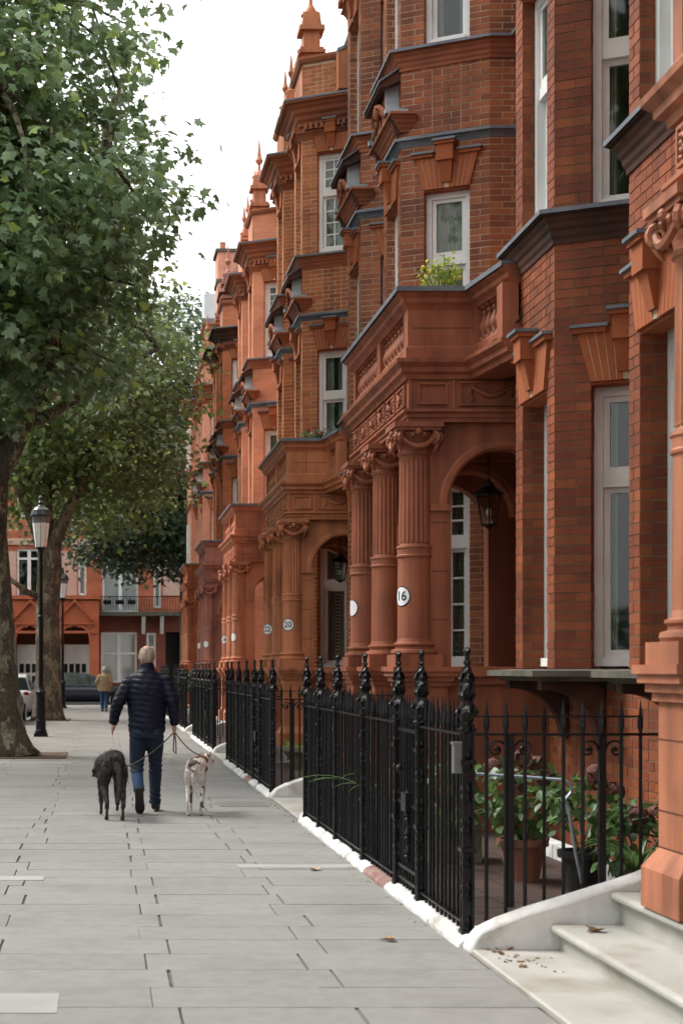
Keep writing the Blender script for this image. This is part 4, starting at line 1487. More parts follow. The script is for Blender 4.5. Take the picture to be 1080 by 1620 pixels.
LEAF = np.array([(0, 0, 0), (.20, -.06, -.01), (.46, .10, -.05), (.30, .26, 0), (.52, .50, -.08), (.22, .55, -.01), (.0, 1.0, -.12), (-.22, .55, -.01), (-.52, .50, -.08), (-.30, .26, 0), (-.46, .10, -.05), (-.20, -.06, -.01), (0, .35, .05)], float)
LEAF_F = [(12, i, i + 1) for i in range(0, 11)] + [(12, 11, 0)]
LEAF_S = np.array([(0, 0, 0), (.45, .25, -.05), (.25, .6, 0), (0, 1, -.1), (-.25, .6, 0), (-.45, .25, -.05)], float)
LEAF_SF = [(0, 1, 2, 3), (0, 3, 4, 5)]
LANCE = np.array([(0, 0, 0), (.12, .3, .03), (.10, .7, 0), (0, 1, -.12), (-.10, .7, 0), (-.12, .3, .03)], float)

def leaf_frames(n, outward, up_bias=0.75):
    """random leaf orientations; outward: n x 3 unit"""
    nr = RNG.normal(0, 1, (n, 3)) * .45
    nr[:, 2] += up_bias
    nr += outward * .45
    nr /= np.linalg.norm(nr, axis=1)[:, None]
    d = RNG.normal(0, 1, (n, 3)) * .6 + outward * .8
    d[:, 2] -= .45
    d -= nr * (d * nr).sum(1)[:, None]
    d /= np.linalg.norm(d, axis=1)[:, None]
    x = np.cross(d, nr)
    return x, d, nr

def leaves_mesh(name, pos, out, size, mat, shape=LEAF, faces=LEAF_F, up=.75):
    n = len(pos)
    x, d, nr = leaf_frames(n, out, up)
    sz = size * RNG.uniform(.45, 1.2, n)
    bend = RNG.uniform(.3, 2.6, n)
    V = pos[:, None, :] + sz[:, None, None] * (shape[None, :, 0:1] * x[:, None, :] + shape[None, :, 1:2] * d[:, None, :] + shape[None, :, 2:3] * bend[:, None, None] * nr[:, None, :])
    k = len(shape)
    fl = []
    F = np.array(faces)
    idx = (F[None, :, :] + (np.arange(n) * k)[:, None, None]).reshape(-1, F.shape[1])
    me = bpy.data.meshes.new(name)
    me.vertices.add(n * k)
    me.vertices.foreach_set('co', V.reshape(-1))
    me.loops.add(idx.size)
    me.loops.foreach_set('vertex_index', idx.reshape(-1).astype(np.int32))
    me.polygons.add(len(idx))
    me.polygons.foreach_set('loop_start', (np.arange(len(idx)) * F.shape[1]).astype(np.int32))
    me.materials.append(mat)
    me.update(calc_edges=True)
    me.validate()
    return me

def attach(me, name, parent, stuff=True):
    og = WO[parent.name]
    co = np.empty(len(me.vertices) * 3); me.vertices.foreach_get('co', co)
    co = co.reshape(-1, 3) - np.array(og); me.vertices.foreach_set('co', co.reshape(-1)); me.update()
    o = bpy.data.objects.new(name, me); COL.objects.link(o); o.parent = parent
    if stuff: o['kind'] = 'stuff'
    WO[o.name] = og.copy()
    return o

def noisy_tube(mb, path, rad, seg=20, amp=.06, m=0):
    n0 = len(mb.v)
    mb.tube(path, rad, seg, m)
    P_ = [Vector(p) for p in path]
    ph = random.uniform(0, 10)
    for i in range(n0, len(mb.v)):
        v = Vector(mb.v[i])
        c = min(P_, key=lambda p: (p - v).length)
        d = v - c
        a = math.atan2(d.y, d.x)
        f = 1 + amp * (math.sin(3 * a + ph + v.z * 1.3) + .6 * math.sin(5 * a - ph + v.z * 2.1) + .5 * math.sin(v.z * 6 + a * 2))
        mb.v[i] = tuple(c + d * f)

def crown_points(blobs, n_cl, per, spread):
    """cluster centres near the surface of overlapping ellipsoids, leaves round each"""
    vol = np.array([b[3] * b[4] * b[5] for b in blobs]) ** .7
    pick = RNG.choice(len(blobs), n_cl, p=vol / vol.sum())
    B = np.array([b[:6] for b in blobs])[pick]
    d = RNG.normal(0, 1, (n_cl, 3)); d /= np.linalg.norm(d, axis=1)[:, None]
    r = RNG.uniform(.45, 1.0, n_cl) ** .6
    r *= 1 + .13 * np.sin(d[:, 0] * 7 + pick) + .14 * np.sin(d[:, 2] * 9 + d[:, 1] * 5)
    C = B[:, :3] + d * B[:, 3:6] * r[:, None]
    rep = np.repeat(np.arange(n_cl), per)
    off = RNG.normal(0, spread, (n_cl * per, 3)); off[:, 2] *= .6
    pos = C[rep] + off
    out = d[rep] * .6 + off / (spread * 2)
    out /= np.linalg.norm(out, axis=1)[:, None] + 1e-6
    return C, pos, out

def tree(loc, label, trunk, limbs, blobs, n_cl, per, spread, lsize, mats, twigs=90, single=0, shape=LEAF, faces=LEAF_F, name='plane_tree'):
    t = thing(name, loc, label, 'tree', None)
    tm = MB(); noisy_tube(tm, trunk[0], trunk[1], 22, .05)
    o = tm.build('trunk', mats[0], t, smooth=True)
    for path, rad in limbs:
        lm = MB(); noisy_tube(lm, path, rad, 12, .06)
        lm.build('limb', mats[0], t, smooth=True)
    C, pos, out = crown_points(blobs, n_cl, per, spread)
    # twigs from the limbs to the leaf clusters
    nodes = [Vector(p) for path, rad in limbs for p in path[1:]] + [Vector(trunk[0][-1])]
    tw = MB()
    for c in C[RNG.permutation(len(C))[:twigs]]:
        c = Vector(c)
        a = min(nodes, key=lambda q: (q - c).length)
        mid = a.lerp(c, .55) + Vector((random.uniform(-.3, .3), random.uniform(-.3, .3), random.uniform(0, .5)))
        tw.tube([a, a.lerp(mid, .5) + Vector((0, 0, .1)), mid, c], [.06, .045, .03, .008], 5, cap=False)
    tw.build('twig', mats[0], t, stuff=True, fix=False)
    if single:
        s = FPX / pos[:, 1]
        X_ = 163 + s * pos[:, 0]; Y_ = 1058 - s * (pos[:, 2] - EYE)
        ok = (X_ > 5) & (X_ < 1075) & (Y_ > 5) & (Y_ < 1050)
        order = np.argsort(np.where(ok, pos[:, 1], 1e9))[:single]
        lm = leaves_mesh('leaf', np.zeros((1, 3)), np.array([[0, 0, 1.0]]), 1, mats[2])
        co = LEAF * lsize
        lm.vertices.foreach_set('co', co.reshape(-1)); lm.update()
        x, d, nr = leaf_frames(len(order), out[order])
        og = WO[t.name]
        for i, q in enumerate(order):
            lo = bpy.data.objects.new('leaf', lm); COL.objects.link(lo); lo.parent = t
            Mx = Matrix((x[i], d[i], nr[i])).transposed().to_4x4()
            Mx.translation = Vector(pos[q]) - og
            sc_ = random.uniform(.65, 1.15)
            lo.matrix_basis = Mx @ Matrix.Scale(sc_, 4)
        keep = np.ones(len(pos), bool); keep[order] = False
        pos, out = pos[keep], out[keep]
    me = leaves_mesh('foliage', pos, out, lsize, mats[1], shape, faces)
    attach(me, 'foliage', t)
    return t

# nearest plane tree (trunk at the left edge)
tx, ty = -1.88, 26.4
trA = tree((tx, ty, 0), 'nearest plane tree at the left edge, its crown filling the upper left', 
    ([(tx + .02, ty, -.05), (tx + .0, ty, .12), (tx, ty, .35), (tx - .02, ty, .8), (tx - .03, ty, 1.6), (tx - .08, ty, 2.6), (tx - .16, ty, 3.8), (tx - .14, ty, 4.9), (tx - .2, ty, 6.2), (tx - .25, ty, 9), (tx - .1, ty, 12)],
     [.78, .66, .56, .49, .44, .41, .37, .36, .30, .22, .10]),
    [([(tx - .14, ty, 4.5), (tx + .35, ty - .2, 5.4), (tx + .85, ty - .6, 6.5), (tx + 1.3, ty - 1.2, 7.9), (tx + 1.9, ty - 2.2, 9.6)], [.24, .19, .16, .12, .06]),
     ([(tx - .16, ty, 5.2), (tx - .9, ty - .8, 6.4), (tx - 1.8, ty - 1.8, 8.0), (tx - 2.4, ty - 2.5, 10)], [.22, .18, .13, .06]),
     ([(tx - .2, ty, 6.0), (tx - .1, ty - 1.3, 7.2), (tx + .2, ty - 2.8, 8.6), (tx + .4, ty - 4, 10)], [.2, .16, .12, .05]),
     ([(tx - .2, ty, 7.0), (tx + .6, ty + 1.2, 8.4), (tx + 1.4, ty + 2.6, 10.2)], [.18, .13, .05]),
     ([(tx - .1, ty, 5.6), (tx + .9, ty + .6, 6.0), (tx + 2.0, ty + 1.2, 6.8), (tx + 2.9, ty + 1.5, 7.4)], [.13, .10, .07, .04]),
     ([(tx - .2, ty, 8.0), (tx + .4, ty - .6, 10), (tx + .9, ty - 1.2, 12.5)], [.16, .11, .05])],
    [(-3.0, 25.5, 11.6, 3.5, 4.6, 4.4), (-1.9, 23.0, 8.8, 2.9, 3.0, 2.3), (-3.6, 24.5, 8.4, 3.0, 3.6, 2.2), (-1.6, 27.5, 8.6, 2.9, 3.2, 2.4), (-3.0, 24.5, 15.0, 3.4, 4.0, 3.0), (-1.1, 24.6, 8.8, 2.0, 2.4, 1.9), (-1.2, 25, 6.9, 2.0, 2.6, .9), (-1.7, 24.0, 11.0, 2.1, 2.4, 2.2), (-1.3, 24.6, 6.3, 1.5, 1.2, .8)],
    1150, 34, .29, .195, (M['bark'], M['leafA'], M['leafAo']), 260, single=290)
# second plane tree, forked, further along the pavement
tx, ty = -1.62, 44.6
trB = tree((tx, ty, 0), 'second plane tree, forked trunk with flaking brown bark behind the front street lamp',
    ([(tx, ty, -.05), (tx, ty, .15), (tx, ty, .5), (tx + .02, ty, 1.5), (tx, ty, 3), (tx + .03, ty, 4.4), (tx + .04, ty, 5.3)], [.56, .47, .41, .37, .34, .36, .30]),
    [([(tx, ty, 4.9), (tx - .5, ty, 6.0), (tx - 1.0, ty - .2, 7.3), (tx - 1.6, ty - .4, 9.2)], [.24, .17, .13, .06]),
     ([(tx + .05, ty, 4.9), (tx + .5, ty, 5.9), (tx + .95, ty, 6.8), (tx + 1.25, ty - .1, 7.8), (tx + 1.7, ty - .3, 9.4)], [.24, .17, .14, .11, .05]),
     ([(tx + .03, ty, 5.0), (tx - .05, ty + .3, 6.6), (tx - .02, ty + .4, 8.2), (tx, ty, 10.5)], [.2, .15, .12, .05]),
     ([(tx - .2, ty, 3.6), (tx - .6, ty - .2, 3.75), (tx - 1.2, ty - .3, 4.2), (tx - 1.9, ty - .4, 4.9)], [.11, .09, .06, .03])],
    [(-1.2, 45, 10.0, 3.8, 4.0, 3.0), (.2, 44, 8.8, 2.5, 3.0, 2.0), (-2.8, 44, 8.4, 2.4, 3.0, 2.0), (.4, 47, 7.6, 2.3, 3.0, 1.3), (-1.0, 46, 12.5, 2.8, 3.4, 2.6), (1.0, 46, 10.6, 1.9, 2.6, 2.3), (-.1, 46, 6.7, 2.3, 2.5, 1.2), (-2.6, 46, 7.4, 2.0, 2.2, 1.4)],
    800, 32, .42, .2, (M['bark3'], M['leafB'], None), 160, shape=LEAF_S, faces=LEAF_SF)
# big dark tree beyond the end of the terrace
tx, ty = 3.9, 67.6
trC = tree((tx, ty, 0), 'tall dark green tree behind the far end of the terrace', 
    ([(tx, ty, -.1), (tx, ty, 1), (tx - .1, ty, 5), (tx, ty, 9), (tx + .2, ty, 13)], [.55, .45, .4, .32, .16]),
    [([(tx - .1, ty, 6), (tx - 1.5, ty - .5, 8), (tx - 3, ty - 1, 10)], [.25, .17, .08]),
     ([(tx, ty, 8), (tx + 1.5, ty - .5, 10), (tx + 2.5, ty - 1, 13)], [.2, .15, .07])],
    [(2.6, 67, 11.5, 4.6, 3.5, 4.2), (1.2, 66.5, 8.0, 4.2, 3.2, 2.3), (4.0, 67, 15.0, 3.9, 3.4, 2.9), (3.2, 66.6, 8.0, 3.0, 2.5, 2.4), (0.2, 67, 12.0, 2.6, 2.6, 3.2), (1.6, 66, 7.4, 2.6, 2.2, 1.3), (3.4, 66, 7.2, 1.8, 2.2, 1.6)],
    950, 34, .5, .24, (M['bark2'], M['leafC'], None), 80, shape=LEAF_S, faces=LEAF_SF, name='dark_tree')
tx, ty = -6.5, 60.0
trD = tree((tx, ty, 0), 'broad green tree across the road in front of the arched porches, left edge', 
    ([(tx, ty, -.1), (tx, ty, 1), (tx, ty, 5), (tx, ty, 9)], [.5, .42, .36, .2]),
    [([(tx, ty, 5), (tx + 1.5, ty - .5, 7), (tx + 3, ty - 1, 9)], [.25, .17, .08])],
    [(-6, 60, 11, 4.6, 3.5, 3.6), (-2.6, 60, 11.5, 3.4, 3.2, 3.0), (-1.2, 61, 9.2, 3.2, 2.2, 1.9), (-4.5, 60, 15, 4, 3.2, 2.6)],
    420, 34, .5, .24, (M['bark2'], M['leafB'], None), 60, shape=LEAF_S, faces=LEAF_SF, name='plane_tree')

# garden trees on the other side of the road and an unseen plane tree added beside the camera for its shade
for i, (gx, gy) in enumerate(((-13, -6), (-14, 9), (-13, 22), (-14, 32), (-13, 43), (-14, 54))):
    tree((gx, gy, -.1), ['garden tree across the road, level with the camera, out to the left', 'garden tree across the road, second from the camera', 'garden tree across the road, third from the camera',
         'garden tree across the road, fourth from the camera', 'garden tree across the road, fifth from the camera', 'garden tree across the road, farthest from the camera'][i],
        ([(gx, gy, -.1), (gx, gy, 1), (gx, gy, 5), (gx, gy, 9)], [.45, .36, .3, .15]), [([(gx, gy, 4), (gx + 1.5, gy, 6), (gx + 2.5, gy + .5, 8)], [.2, .14, .05])],
        [(gx, gy, 9, 4.2, 4.8, 4.6), (gx + 1, gy + 1, 5, 3.4, 4.2, 2.4)], 200, 26, .6, .34, (M['bark2'], M['leafB'], None), 30, shape=LEAF_S, faces=LEAF_SF, name='garden_tree')
n = 15000  # unseen hedge added so the windows reflect dark leaves
ps = np.stack([RNG.uniform(-18.6, -17.2, n), RNG.uniform(-40, 62, n), RNG.uniform(-.1, 3.6, n)], 1)
tag(bpy.data.objects.new('garden_hedge', leaves_mesh('garden_hedge', ps, RNG.normal(0, .4, (n, 3)) + [.8, 0, 0], .42, M['leafC'], LEAF_S, LEAF_SF)), 'unseen long hedge across the road, added to darken window reflections', 'hedge')
hd_ = bpy.data.objects['garden_hedge']; hd_['kind'] = 'stuff'; COL.objects.link(hd_)
tree((-3.0, 4.5, 0), 'unseen plane tree of the row beside the camera, added to shade the near facades', ([(-3.0, 4.5, -.1), (-3.0, 4.5, 1), (-3.05, 4.5, 5), (-3.0, 4.5, 9)], [.6, .42, .36, .2]),
    [([(-3, 4.5, 5), (-2, 4, 7), (-.8, 3.5, 9)], [.25, .17, .08])], [(-2.4, 3.6, 10.5, 4.0, 4.2, 3.4)], 300, 26, .5, .24, (M['bark'], M['leafB'], None), 40, shape=LEAF_S, faces=LEAF_SF)

# ------------------------------------------------------------------ street lamps
def lamp(x, y, label):
    t = thing('street_lamp', (x, y, 0), label, 'street lamp', 'black lamp posts along the kerb')
    b = MB()
    b.box(x - .15, x + .15, y - .15, y + .15, -.01, .07); b.lathe((x, y, 0), [(.13, .07), (.135, .12), (.115, .16), (.11, .32), (.12, .35), (.105, .38), (.10, .92), (.115, .95), (.12, .99), (.09, 1.03), (.06, 1.08)], 14)
    b.build('base', M['iron'], t)
    b = MB(); b.lathe((x, y, 0), [(.055, 1.06), (.05, 2.6), (.06, 2.62), (.06, 2.66), (.045, 2.68), (.042, 4.02), (.06, 4.05), (.05, 4.09), (.07, 4.13), (.10, 4.17)], 12)
    b.build('pole', M['iron'], t)
    ln = MB()
    ln.lathe((x, y, 0), [(.125, 4.19), (.19, 4.72)], 8)
    ln.build('lamp_glass', M['opal'], t)
    up = MB(); up.lathe((x, y, 0), [(.191, 4.722), (.207, 4.87)], 8)
    up.build('lamp_glass', M['smoke'], t)
    f = MB()
    for i in range(8):
        a = 2 * math.pi * i / 8
        f.tube([(x + .127 * math.cos(a), y + .127 * math.sin(a), 4.18), (x + .209 * math.cos(a), y + .209 * math.sin(a), 4.88)], .004, 4)
    f.lathe((x, y, 0), [(.13, 4.165), (.13, 4.188)], 12)
    f.build('lamp_frame', M['iron'], t)
    c = MB(); c.lathe((x, y, 0), [(.235, 4.87), (.24, 4.90), (.225, 4.94), (.20, 5.01), (.14, 5.07), (.075, 5.10), (.06, 5.12), (.065, 5.19), (.045, 5.21), (.04, 5.25), (.05, 5.29), (.02, 5.34)], 16)
    o = c.build('cap', M['iron_green'], t)
M['opal'] = nmat('opal_lamp_glass', (0.90, 0.87, 0.84), (0.85, 0.82, 0.80), 3, 0.35)
M['smoke'] = nmat('greyed_lamp_glass', (0.22, 0.22, 0.22), (0.18, 0.18, 0.18), 3, 0.2)
M['iron_green'] = nmat('green_black_iron', (0.02, 0.03, 0.03), (0.012, 0.02, 0.02), 10, 0.3, spec=.6)
lamp(-1.37, 33.6, 'nearer black street lamp with a tapered white lantern, beside the nearest plane tree')
lamp(-1.52, 57.5, 'farther, smaller-looking black street lamp standing just right of the forked plane tree')

# ------------------------------------------------------------------ cars
def car(name, loc, rz, col, label, estate=True):
    t = thing(name, loc, label, 'car', 'cars at the end of the street')
    Rm = Matrix.Rotation(rz, 4, 'Z'); L0 = Vector(loc)
    def T(x, y, z): return tuple(Rm @ Vector((x, y, z)) + L0)
    paint = nmat('car_paint_' + name, col, tuple(c * .8 for c in col), 2, .25, spec=.7)
    def section(xw, prof_lo, prof_hi, wl, wh): pass
    # lower body: stations along x (length), rounded cross-sections
    st = [(-2.25, .42, .78, .70), (-2.18, .30, .92, .82), (-1.9, .24, .98, .88), (-1.0, .22, .98, .90), (0, .22, .96, .90), (.9, .22, .95, .89), (1.4, .24, .90, .87), (1.95, .28, .80, .80), (2.2, .34, .68, .66), (2.27, .42, .58, .5)]
    mb = MB(T); rings = []
    for x, z0, z1, hw in st:
        ring = []
        for a in range(16):
            an = 2 * math.pi * a / 16
            cx_, sz_ = math.cos(an), math.sin(an)
            ex = 1 if cx_ > 0 else -1; ez = 1 if sz_ > 0 else -1
            ring.append((x, ex * abs(cx_) ** .35 * hw, (z0 + z1) / 2 + ez * abs(sz_) ** .4 * (z1 - z0) / 2))
        rings.append(mb.pts(ring))
    for i in range(len(rings) - 1):
        for a in range(16):
            j = (a + 1) % 16
            mb.face([rings[i] + a, rings[i] + j, rings[i + 1] + j, rings[i + 1] + a])
    mb.face([rings[0] + a for a in range(16)]); mb.face([rings[-1] + a for a in range(16)][::-1])
    body = mb.build('body', paint, t, smooth=True)
    # cabin
    mb = MB(T); xr = -2.1 if estate else -1.6
    lo = [(xr, .93), (1.25, .92)]; hi = [(xr + .35, 1.40), (.35, 1.42), (-.4, 1.46)]
    pr = [(xr, .9), (xr + .3, 1.38), (xr + .6, 1.44), (-.4, 1.48), (.3, 1.43), (.55, 1.35), (1.3, .9)]
    b0 = mb.pts([(x, -.80 + (z - .9) * .33, z) for x, z in pr]); b1 = mb.pts([(x, .80 - (z - .9) * .33, z) for x, z in pr])
    n = len(pr)
    mb.face([b0 + i for i in range(n)]); mb.face([b1 + i for i in range(n)][::-1])
    for i in range(n - 1): mb.face([b0 + i, b1 + i, b1 + i + 1, b0 + i + 1])
    mb.build('cabin', paint, t)
    # windows
    for sgn in (-1, 1):
        def side(x, z): return (x, sgn * (.80 - (z - .9) * .33 + .006), z)
        for q in ([(xr + .15, .97), (xr + .35, 1.34), (-1.15, 1.39), (-1.1, .97)], [(-1.02, .97), (-1.06, 1.39), (-.32, 1.41), (-.26, .97)], [(-.18, .97), (-.24, 1.41), (.28, 1.37), (.52, 1.28), (.95, .97)]):
            w_ = MB(T); b = w_.pts([side(*p) for p in q]); w_.face(list(range(b, b + len(q)))); w_.build('window', M['carglass'], t)
    for q in ([(.60, 1.34), (1.24, .94)], [(xr + .27, 1.35), (xr + .03, .97)]):
        w_ = MB(T)
        (xa, za), (xb, zb) = q
        e = .012 if xa > 0 else -.012
        b = w_.pts([(xa + e, -.62, za), (xa + e, .62, za), (xb + e, .74, zb), (xb + e, -.74, zb)]); w_.face([b, b + 1, b + 2, b + 3])
        w_.build('windscreen', M['carglass'], t)
    for x in (-1.4, 1.4):
        for sgn in (-1, 1):
            def wheel(mb, r, w0, w1, m):
                rr = []
                for yy in (w0, w1):
                    rr.append(mb.pts([(x + r * math.cos(2 * math.pi * i / 20), sgn * yy, .32 + r * math.sin(2 * math.pi * i / 20)) for i in range(20)]))
                for i in range(20): mb.face([rr[0] + i, rr[0] + (i + 1) % 20, rr[1] + (i + 1) % 20, rr[1] + i], m)
                mb.face([rr[0] + i for i in range(20)], m); mb.face([rr[1] + i for i in range(20)], m)
            mb = MB(T); wheel(mb, .32, .68, .91, 0); w_ = mb.build('wheel', M['rubber'], t)
            mb = MB(T); wheel(mb, .20, .85, .918, 0); mb.build('rim', M['rim'], w_)
    for sgn in (-1, 1):
        mb = MB(T); mb.ball((2.13, sgn * .62, .66), (.12, .16, .07), 8, 6); mb.build('headlight', M['rim'], t)
        mb = MB(T); mb.ball((-2.16, sgn * .66, .84), (.06, .12, .09), 8, 6); mb.build('tail_light', M['redlamp'], t)
    mb = MB(T); mb.box(-2.275, -2.235, -.26, .26, .52, .63); mb.build('number_plate', M['plate'], t)
    return t
M['carglass'] = nmat('car_glass', (0.02, 0.03, 0.03), (0.02, 0.03, 0.03), 2, .05, spec=.8)
M['rubber'] = nmat('tyre_rubber', (0.02, 0.02, 0.02), (0.015, 0.015, 0.015), 5, .8)
M['rim'] = nmat('wheel_alloy', (0.35, 0.35, 0.36), (0.25, 0.25, 0.26), 5, .35, metal=.6)
M['redlamp'] = nmat('red_lens', (0.25, 0.01, 0.01), (0.2, 0.01, 0.01), 5, .2)
M['plate'] = nmat('blank_plate', (0.5, 0.45, 0.15), (0.45, 0.4, 0.12), 5, .5)
car('parked_car', (-.95, 65.2, -.14), 0, (0.012, 0.016, 0.035), 'dark navy estate car side-on across the end of the street, behind the walking woman')
car('parked_car', (-3.06, 49.4, -.14), math.pi / 2, (0.55, 0.56, 0.57), 'silver car parked at the kerb, half hidden behind the nearest plane tree', False)
car('parked_car', (-3.15, 42.6, -.14), math.pi / 2, (0.03, 0.035, 0.045), 'dark car parked nearest the camera at the kerb behind the nearest plane tree', True)

# ------------------------------------------------------------------ block across the end of the street
FY = 77.0; FS = FPX / FY
def fx(p): return (p - 163) / FS
def fz(p): return EYE + (1058 - p) / FS
M['far_brick'] = brick_tex('far_brick', (0.42, 0.11, 0.05), (0.50, 0.15, 0.065), (0.36, 0.16, 0.10))
M['glass2'] = glass_mat('clear_far_glass', (.97, .98, .98))
M['far_dark'] = brick_tex('dark_ground_floor_brick', (0.17, 0.045, 0.028), (0.21, 0.06, 0.035), (0.12, 0.04, 0.03))  # darker brick tone for the wall below balcony level
M['far_tc'] = nmat('far_terracotta', (0.50, 0.13, 0.055), (0.38, 0.10, 0.045), 2, .7)
M['pinkish'] = nmat('pale_brick_panel', (0.60, 0.40, 0.33), (0.52, 0.33, 0.26), 3, .85)
M['blind'] = nmat('pale_blind', (0.85, 0.88, 0.88), (0.78, 0.8, 0.8), 2, .8)
M['blind2'] = nmat('green_grey_blind', (0.62, 0.64, 0.56), (0.5, 0.52, 0.46), 2, .8)
fb_ = thing('mansion_block', (0, FY, 0), 'red brick mansion block with arched porches and a balcony, closing the end of the street', 'building')
mb = MB()
wins = [(27, 66, 868, 946, 'dark', 1), (124, 137, 868, 942, 'blind2', 0), (162, 219, 880, 969, 'blind', 1), (243, 255, 880, 962, 'blind2', 0),
        (160, 217, 1000, 1080, 'blind2', 1), (232, 247, 1001, 1056, 'blind2', 0)]
ups = [(a, b, c - 118, d - 128, e, f) for a, b, c, d, e, f in wins[:4]]
right0 = fx(157)
X0, X1 = -16.0, 12.0
ops = []
for a, b, c, d, e, f in wins + ups:
    ops.append((fx(a) - X0, fx(b) - X0, fz(d), fz(c)))
ops.append((fx(262) - X0, fx(286) - X0, 0.0, fz(1000)))
T_, L_, d_, n_ = frame_of((X1, FY), (X0, FY))
# facade faces the camera (-Y): walk from right to left so outward is -Y
ops2 = [((X1 - X0) - o[1], (X1 - X0) - o[0], o[2], o[3]) for o in ops]
# nearest-facing frame: d = (-1, 0) -> left normal (0, -1)
wall_face(mb, (X1, FY), (X0, FY), 4.2, 12.5, ops2, 0)
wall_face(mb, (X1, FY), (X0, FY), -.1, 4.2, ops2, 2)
mb.box(X0, X1, FY + .5, FY + .6, -.1, 12.5, 1)
for o in ops2:
    T = T_
    for uu in (o[0], o[1]):
        b = mb.pts([T(uu, 0, o[2]), T(uu, .5, o[2]), T(uu, .5, o[3]), T(uu, 0, o[3])]); mb.face([b, b + 1, b + 2, b + 3], 0, [(0, 0), (.5, 0), (.5, 2), (0, 2)])
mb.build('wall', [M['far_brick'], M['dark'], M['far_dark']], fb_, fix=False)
for (a, b, c, d, bl, dbl) in wins + ups:
    w_ = MB()
    x0, x1, z0, z1 = fx(a), fx(b), fz(d), fz(c)
    f = .11
    yb = FY + .08
    w_.box(x0, x0 + f, yb, yb + .12, z0, z1); w_.box(x1 - f, x1, yb, yb + .12, z0, z1)
    w_.box(x0 + f, x1 - f, yb, yb + .12, z1 - f, z1); w_.box(x0 + f, x1 - f, yb - .03, yb + .12, z0, z0 + f)
    xm = (x0 + x1) / 2
    if dbl: w_.box(xm - .09, xm + .09, yb + .002, yb + .118, z0 + f, z1 - f)
    zm = z0 + (z1 - z0) * (.58 if d > 990 else .80)
    w_.box(x0 + f, x1 - f, yb + .01, yb + .11, zm - .05, zm + .05)
    wo_ = w_.build('window', M['white'], fb_)
    halves = ((x0 + f, xm - .09), (xm + .09, x1 - f)) if dbl else ((x0 + f, x1 - f),)
    for h0, h1 in halves:
        g = MB(); g.box(h0, h1, yb + .05, yb + .06, z0 + f, z1 - f); g.build('pane', M['glass2'] if bl != 'dark' else M['glass'], wo_)
        if bl != 'dark':
            g = MB(); g.box(h0, h1, yb + .08, yb + .09, z0 + f, z1 - .1); g.build('blind', M[bl], wo_)
# projecting porch with two arches and pediments
pc = MB()
xa, xb = fx(-60), fx(157)
Yp = FY - 1.4
for (p0, p1) in ((-60, 20), (20, 82), (82, 157)):
    if p0 < 0: pc.box(fx(p0), fx(p1), Yp, Yp + .3, -.1, fz(952)); continue
    c0, c1 = (fx(p0) + fx(p1)) / 2 - .72, (fx(p0) + fx(p1)) / 2 + .72
    ap = arch_poly(fx(p0), fx(p1), -.1, fz(952), c0, c1, -.1, fz(1014))
    pc.prism([(u, Yp, z) for u, z in ap], (0, .35, 0))
    cc = (c0 + c1) / 2
    pc.tube([(cc + .8 * math.cos(math.pi * i / 20), Yp - .02, fz(1014) + .8 * math.sin(math.pi * i / 20)) for i in range(21)], .07, 6)
    # pediment
    w2 = 1.05
    zc = fz(984)
    for sg in (-1, 1):
        pc.hexa([(cc + sg * w2, Yp - .16, zc), (cc + sg * w2, Yp - .0, zc), (cc, Yp, fz(950)), (cc, Yp - .16, fz(950)), (cc + sg * w2, Yp - .16, zc - .12), (cc + sg * w2, Yp - .0, zc - .12), (cc, Yp, fz(950) - .14), (cc, Yp - .16, fz(950) - .14)])
    pc.box(cc - w2 - .05, cc + w2 + .05, Yp - .13, Yp, zc - .16, zc - .08)
    for q in range(4): pc.box(cc - .9 + q * .5, cc - .65 + q * .5, Yp - .05, Yp, fz(994), fz(989))
pc.box(xa, xb + .06, Yp - .12, Yp + 1.4, fz(950), fz(944))
pc.box(xb - .3, xb, Yp + .35, FY, -.1, fz(952))
pc.box(xa, xb, Yp + .3, Yp + 1.4, fz(985), fz(952))
pc.box(xa, xb, Yp - .07, Yp, fz(1003), fz(999))
por = pc.build('porch', M['far_tc'], fb_)
for cc in ((fx(20) + fx(82)) / 2, (fx(82) + fx(157)) / 2):
    dr = MB()
    dr.box(cc - .72, cc + .72, FY - .5, FY - .42, -.05, fz(1020))
    for q in range(4):
        for r_ in range(2):
            dr.box(cc - .60 + q * .31, cc - .38 + q * .31, FY - .515, FY - .50, .35 + r_ * .95, 1.15 + r_ * .6, 1)
    dr.build('door', [M['white'], M['dark']], fb_)
# pale panels between upper windows
pp = MB()
for a, b in ((0, 26), (98, 122), (258, 290)): 
    pp.box(fx(a), fx(b), FY - .02, FY + .01, fz(942), fz(872))
pp.box(fx(0), fx(290), FY - .10, FY, fz(862), fz(852)); pp.box(fx(-200), fx(400), FY - .25, FY, 12.3, 12.6)
pp.build('brick_panel', M['pinkish'], fb_, stuff=True)
# balcony with iron railing on brackets
bl_ = MB(); bl_.box(fx(158), fx(300), FY - 1.0, FY - .001, fz(975), fz(969)); bal = bl_.build('balcony', M['stone'], fb_)
for p in (227, 256):
    k_ = MB(); k_.prism([(fx(p) - .09, FY - .001, fz(976)), (fx(p) - .09, FY - .75, fz(976)), (fx(p) - .09, FY - .6, fz(984)), (fx(p) - .09, FY - .001, fz(1003))], (.18, 0, 0)); k_.build('bracket', M['white'], bal)
rl = MB(); x = fx(159); bme = MB(); bme.box(-.012, .012, -.012, .012, 0, .76); bme = bme.mesh('baluster', M['iron'])
while x < fx(284):
    place('baluster', bme, (x, FY - .95, fz(969)), bal); x += .13
rl.box(fx(158), fx(285), FY - .97, FY - .93, fz(969) + .74, fz(969) + .78); rl.box(fx(158), fx(285), FY - .965, FY - .935, fz(969) + .08, fz(969) + .10)
